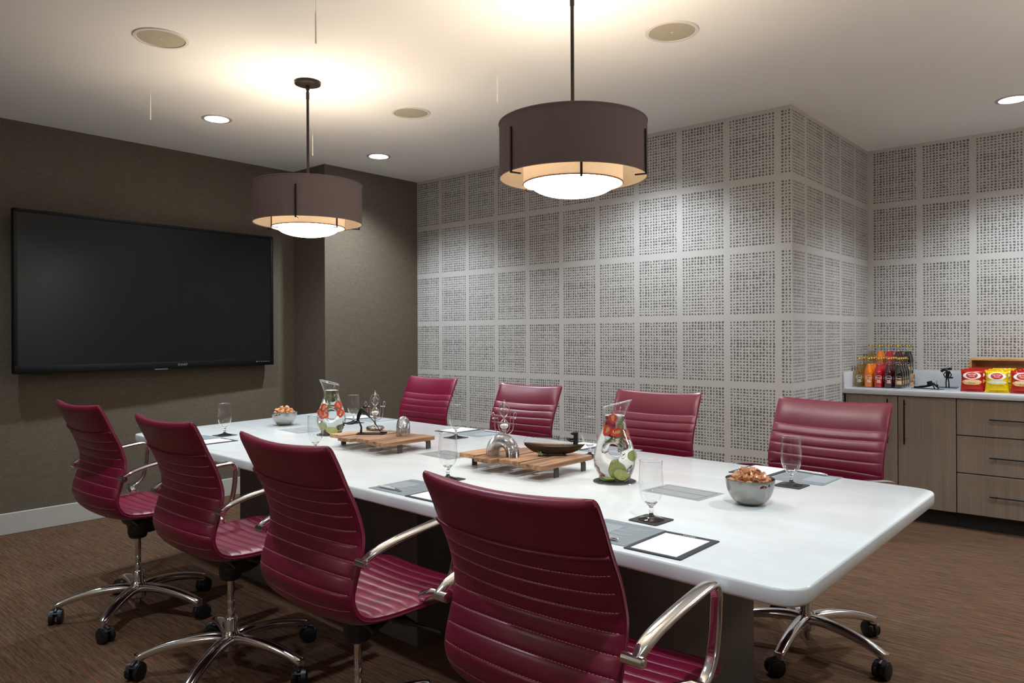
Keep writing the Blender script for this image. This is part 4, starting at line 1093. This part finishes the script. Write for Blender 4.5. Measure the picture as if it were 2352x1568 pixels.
pitcher((-1.551, 2.360), A_RT-.38, 'the nearer pitcher', dict(label='clear glass pitcher with a finger hole, spout to the right, nearer the camera',
    berries=[(-.006, -.008, .234, 0, PI*.0, 1.15, 'strawberry slice floating at the top of the nearer pitcher'), (-.030, -.018, .190, -.3, .6, 1.35, 'strawberry slice at the left side of the nearer pitcher neck'),
             (.004, -.020, .184, -.2, 1.3, 1.35, 'strawberry slice in the middle of the nearer pitcher neck'), (.040, -.008, .172, .2, -.5, 1.4, 'strawberry slice at the right side of the nearer pitcher')],
    limes=[(-.022, -.006, .010, .1, 0.05, 1.0, 'lime slice lying flat on the left of the nearer pitcher base'), (.020, -.018, .024, .75, .25, 1.05, 'lime slice leaning at the front of the nearer pitcher base'),
           (.012, .012, .038, H*.85, .3, 1.15, 'lime slice standing behind the others in the nearer pitcher'), (.066, .004, .092, H, H*.9, .75, 'lime slice pressed to the right wall of the nearer pitcher')],
    sprigs=[(.026, -.012, .236, PI, .08, 1.15, 'rosemary sprig hanging down the right of the nearer pitcher'), (-.038, -.012, .148, 0, 1.2, .62, 'short rosemary sprig lying over the hole of the nearer pitcher'), (.028, .006, .238, PI, .5, .7, 'rosemary sprig crossing the neck of the nearer pitcher')]))
pitcher((-3.512, 2.462), A_RT+PI+.12, 'the farther pitcher', dict(label='clear glass pitcher with a finger hole, spout to the left, farther along the table',
    berries=[(-.036, -.016, .146, -.2, .4, 1.6, 'upper left strawberry slice in the farther pitcher'), (-.054, -.008, .116, -.1, -.4, 1.7, 'lower left strawberry slice in the farther pitcher'), (-.036, -.018, .104, 0, .9, 1.5, 'strawberry slice beside the hole in the farther pitcher'),
             (.044, -.012, .160, -.1, -.6, 1.6, 'upper right strawberry slice in the farther pitcher'), (.054, -.008, .116, 0, .3, 1.5, 'lower right strawberry slice in the farther pitcher')],
    limes=[(-.048, .004, .045, H, H*.8, .85, 'lime slice standing at the left wall of the farther pitcher'), (.004, -.014, .020, .55, .35, 1.25, 'lime slice leaning at the bottom of the farther pitcher'), (.034, .022, .016, .2, -.2, 1.0, 'lime slice lying at the bottom right of the farther pitcher')],
    sprigs=[(-.002, -.014, .232, PI, .15, 1.1, 'rosemary sprig above the hole in the farther pitcher'), (.010, .004, .226, PI, -.35, 1.0, 'rosemary sprig leaning right in the farther pitcher'), (-.03, 0, .238, PI, -.1, .6, 'rosemary sprig at the left of the farther pitcher neck')]))

# ------------------------------------------------------------------ bottles on the counter
def bottle_parts():
    pr = [(.0, 0), (.027, 0), (.0305, .003), (.0305, .018), (.0305, .105), (.0295, .120), (.026, .134), (.0195, .148), (.0155, .163), (.0138, .185), (.0132, .206), (.0142, .208), (.0142, .212)]
    body = MB().lathe(pr, 28).mesh('bottle_glass', M['glass'], 50)
    lp = [(.0, .004), (.0265, .004), (.0295, .008), (.0295, .105), (.0285, .119), (.025, .133), (.0185, .147), (.0145, .162), (.0135, .172), (0, .172)]
    cap = MB().lathe([(.0, .222), (.011, .222), (.0135, .2205), (.015, .216), (.0155, .209), (.0145, .209)], 21).mesh('crown_cap', M['gold'], 30)
    liq = {}
    for k in SODA:
        liq[k] = MB().lathe(lp, 28).mesh('soda', M['soda_'+k], 50)
    return body, cap, liq
BGL, BCAP, BLIQ = bottle_parts()
def wrap(vs, r, z): return [(r*math.sin(x/r), -r*math.cos(x/r), z+y) for x, y, *_ in vs]
def label_mesh(kind):
    out = []
    r = .0312
    if kind in ('cola', 'cherry', 'red'):
        pv = []; n = 12
        for j in range(2):
            for i in range(n+1): pv.append((-.022+.044*i/n, -.018+.030*j))
        m = MB().add(wrap(pv, r-.0004, .045), [(i, i+1, n+2+i, n+1+i) for i in range(n)])
        out.append(('label_panel', m.mesh('label_panel', M['lab_tan'] if kind == 'cola' else (M['lab_maroon'] if kind == 'cherry' else M['bag_logo']), 0)))
    ring = []; n = 36
    for k in range(n):
        a = 2*PI*k/n; x = .021*math.cos(a); y = .0165*math.sin(a)
        x *= 1+.28*(y/.0165)*.55; ring.append((x, y))
    m = MB(); m.tube(wrap(ring, r, .072), .0011, 5, True)
    out.append(('label_emblem', m.mesh('label_emblem', M['lab_white' if kind != 'cola' else 'lab_tan'], 0)))
    vs, fs = text('faygo', .0165); m = MB(); m.add(wrap(vs, r+.0004, .0735), fs)
    for (w, y) in ((.010, .050), (.016, .043), (.013, .037)):
        n = 6; pv = [(-w+2*w*i/n, j*.0032) for j in range(2) for i in range(n+1)]; m.add(wrap(pv, r+.0004, y), [(i, i+1, n+2+i, n+1+i) for i in range(n)])
    out.append(('label_lettering', m.mesh('label_lettering', M['lab_white'], 0)))
    return out
LABELS = {k: label_mesh(k) for k in SODA}
ORD = ['first', 'second', 'third', 'fourth']
def bottle(x, y, z, kind, tier, k, rz):
    t = thing('soda_bottle', '%s soda bottle, %s from the front, %s' % (SODA[kind][1], ORD[k], tier), 'bottle', (x, y, z), rz, 'soda bottles on the counter')
    link(bpy.data.objects.new('bottle_glass', BGL), t); link(bpy.data.objects.new('soda', BLIQ[kind]), t); link(bpy.data.objects.new('crown_cap', BCAP), t)
    for nm, me in LABELS[kind]: link(bpy.data.objects.new(nm, me), t)
KINDS = ['gold', 'orange', 'red', 'cherry', 'cola']
for i, kd in enumerate(KINDS):
    for k in range(4): bottle(-1.676+.0672*i, 5.845+.0645*k, ZC, kd, 'standing on the worktop', k, .28)
rs = thing('bottle_riser', 'low wooden crate riser with dark printed marks under the rear bottles', 'riser', (-1.712, 6.092, ZC))
MB().box(0, .318, 0, .16, 0, .09, .002, 1).build('box', M['pine'], rs)
mk = MB()
for k in range(3):
    y = .03+.035*k; mk.box(.318, .3188, y, y+.006, .028, .07); mk.box(.318, .3188, y-.014, y+.012, .03, .04)
mk.box(.318, .3188, .132, .158, .05, .082); mk.box(.318, .3188, .132, .158, .006, .034)
mk.build('printed_marks', M['navy'], rs, 0)
for i, kd in enumerate(KINDS):
    for k in range(2): bottle(-1.674+.0640*i, 6.130+.0660*k, ZC+.09, kd, 'standing on the wooden riser', k, .28)

# ------------------------------------------------------------------ crisp bags and their crate
BWD, BHT = .138, .150
def bag_z(u, v, sd):     # u,v in -1..1, returns bulge depth
    k = max(0.0, 1-abs(u)**2.6)*max(0.0, 1-abs(v)**3.2)
    return .027*k**.65+.0016*math.sin(u*9+sd)*math.sin(v*7+sd*2)*(1-k)+.0012*math.sin(v*23+u*5+sd)*(1-k)
def bag_meshes(kind, sd):
    nu, nv = 26, 30; m = MB(); q = random.Random(sd)
    for side in (1, -1):
        o = len(m.v)
        for j in range(nv+1):
            v = -1+2*j/nv
            for i in range(nu+1):
                u = -1+2*i/nu; e = .03*(1-abs(v)**2)*abs(u)**3
                m.v.append((u*(BWD/2)*(1-.09*(1-v*v)-.03*(v+1)/2), -side*bag_z(u, v*1.0 if abs(v) < .86 else math.copysign(1, v), sd), BHT/2+v*BHT/2))
        for j in range(nv):
            for i in range(nu): a = o+j*(nu+1)+i; m.f.append((a, a+1, a+nu+2, a+nu+1))
    body = m.mesh('bag_body', M['bag_red' if kind == 'red' else 'bag_yel'], 60)
    def onbag(pts, off):
        return [(x, -(bag_z(x/(BWD/2), (z-BHT/2)/(BHT/2), sd)+off), z) for x, z in pts]
    def ell(cx, cz, a, b, off, mm, nm, wob=0.0):
        N, K = 32, 5; pts = [(cx, cz)]
        for k in range(1, K+1):
            for i in range(N): t = 2*PI*i/N; w = 1+wob*math.sin(t*5); pts.append((cx+a*k/K*math.cos(t)*w, cz+b*k/K*math.sin(t)*w))
        fs = [(0, 1+i, 1+(i+1) % N) for i in range(N)]
        for k in range(K-1):
            for i in range(N): fs.append((1+k*N+i, 1+k*N+(i+1) % N, 1+(k+1)*N+(i+1) % N, 1+(k+1)*N+i))
        return nm, MB().add(onbag(pts, off), fs).mesh(nm, mm, 60)
    def lett(rows, mm, nm, off):
        mb = MB()
        for (s, size, cx, cz) in rows:
            vs, fs = text(s, size); mb.add(onbag([(cx+v[0], cz+v[1]) for v in vs], off), fs)
        return nm, mb.mesh(nm, mm, 0)
    out = [('bag_body', body), ell(0, .106, .052, .024, .0006, M['bag_white'], 'logo_oval'), ell(0, .107, .034, .021, .0011, M['bag_logo'], 'logo_centre'),
           lett([('BETTER', .0145, 0, .112), ('MADE', .0125, 0, .100)], M['bag_white'], 'logo_lettering', .0018)]
    if kind == 'red':
        out += [ell(0, .062, .056, .020, .0006, M['bag_cream'], 'flavour_panel', .05), lett([('Barbecue', .022, 0, .068)], M['bag_white'], 'flavour_lettering', .0024),
                lett([('Flavored', .011, 0, .053), ('POTATO CHIPS', .0115, 0, .041)], M['bag_dark'], 'product_lettering', .0048)]
    else:
        out += [ell(0, .066, .054, .013, .0006, M['bag_silver'], 'flavour_panel', .0), lett([('Original', .023, 0, .067)], M['bag_white'], 'flavour_lettering', .0024),
                lett([('POTATO CHIPS', .0115, 0, .044)], M['bag_dark'], 'product_lettering', .0048)]
    return out
BAGS = {'red': bag_meshes('red', 1.0), 'yel': bag_meshes('yel', 2.3)}
CN = {'red': 'red barbecue', 'yel': 'yellow original'}
for ci, (kd, bx) in enumerate((('red', -.945), ('yel', -.802), ('red', -.660))):
    for k in range(3):
        y = 5.805+.068*k+(0.0 if ci != 1 else -.008); 
        lab = '%s crisp bag in the %s stack, %s' % (CN[kd], ['left', 'middle', 'right'][ci], ['front bag', 'second bag back', 'rearmost bag'][k])
        t = thing('crisp_bag', lab, 'crisp bag', (bx+.012*k, y, ZC), .10+.03*k*(1 if ci else -1), 'crisp bags on the counter')
        t.rotation_euler = (-.13, 0, .12+.04*(ci-1)); t.location.z = ZC+.001+.004*k
        for nm, me in BAGS[kd]: link(bpy.data.objects.new(nm, me), t)
cr = thing('wooden_crate', 'open-fronted pale wooden crate behind the crisp bags', 'crate', (-.998, 6.03, ZC))
MB().box(0, .62, 0, .2, .205, .219, .001, 1).build('top_panel', M['pine'], cr); MB().box(0, .014, 0, .2, .0, .205, .001, 1).build('side_panel', M['pine'], cr)
MB().box(.606, .62, 0, .2, .0, .205, .001, 1).build('side_panel', M['pine'], cr); MB().box(.014, .606, .19, .2, .0, .205).build('back_panel', M['pine'], cr); MB().box(.014, .606, 0, .19, .0, .012).build('bottom_panel', M['pine'], cr)

# ------------------------------------------------------------------ iron figurines on the counter
f1 = thing('swimmer_figurine', 'black iron diver figurine lying flat on a plate on the worktop', 'figurine', (-1.238, 5.925, ZC), -.38)
MB().box(-.105, .105, -.032, .032, 0, .003).build('plate', M['iron'], f1)
b = MB(); b.tube([(-.085, 0, .008), (-.05, 0, .013), (-.015, 0, .017), (.01, 0, .024)], [.004, .006, .007, .009], 10); b.tube([(-.09, .012, .007), (-.05, .01, .010), (-.02, .004, .014)], [.003, .005, .006], 8)
b.tube([(-.10, .0, .006), (-.085, 0, .008)], [.008, .004], 8); b.tube([(.005, 0, .024), (.03, 0, .036), (.05, 0, .034)], [.011, .013, .010], 12); b.tube([(.045, -.008, .03), (.055, -.01, .014), (.06, -.012, .004)], [.005, .004, .004], 8)
b.tube([(.045, .01, .032), (.066, .012, .016), (.072, .012, .004)], [.005, .004, .004], 8); b.build('body', M['iron'], f1)
b = MB(); b.ball((.068, 0, .026), .011, 8); b.cyl((.07, -.005, .03), (.071, -.006, .062), .0014, n=6); b.build('head', M['iron'], f1)
b = MB(); b.tube([(.0, 0, .042), (.03, 0, .050)], [.009, .009], 12); b.build('air_tank', M['iron'], f1)
f2 = thing('standing_figurine', 'black iron figurine standing on a plate, hunched over with a case', 'figurine', (-1.150, 6.125, ZC), .0)
MB().box(-.062, .062, -.045, .045, 0, .003).build('plate', M['iron'], f2)
b = MB(); b.tube([(-.009, 0, .003), (-.010, 0, .04), (-.006, 0, .075)], [.0045, .004, .005], 8); b.tube([(.009, 0, .003), (.008, 0, .04), (.002, 0, .075)], [.0045, .004, .005], 8)
b.tube([(-.002, 0, .072), (.0, 0, .095), (.004, 0, .122)], [.011, .013, .012], 12); b.tube([(.012, -.006, .118), (.026, -.008, .095), (.018, -.01, .075)], [.005, .004, .004], 8); b.tube([(-.008, -.006, .116), (-.024, -.008, .098), (-.012, -.012, .072)], [.005, .004, .004], 8)
b.build('body', M['iron'], f2)
b = MB(); b.tube([(.0, 0, .128), (-.02, -.002, .132), (-.036, -.004, .124)], [.010, .012, .009], 10); b.ball((-.034, -.004, .122), .011, 7); b.build('head', M['iron'], f2)
MB().box(.012, .036, -.02, .0, .068, .080, .001, 1).build('case', M['iron'], f2)
b = MB(); b.tube([(-.012, .008, .134), (.026, .008, .138)], [.009, .009], 10); b.build('tank', M['iron'], f2)
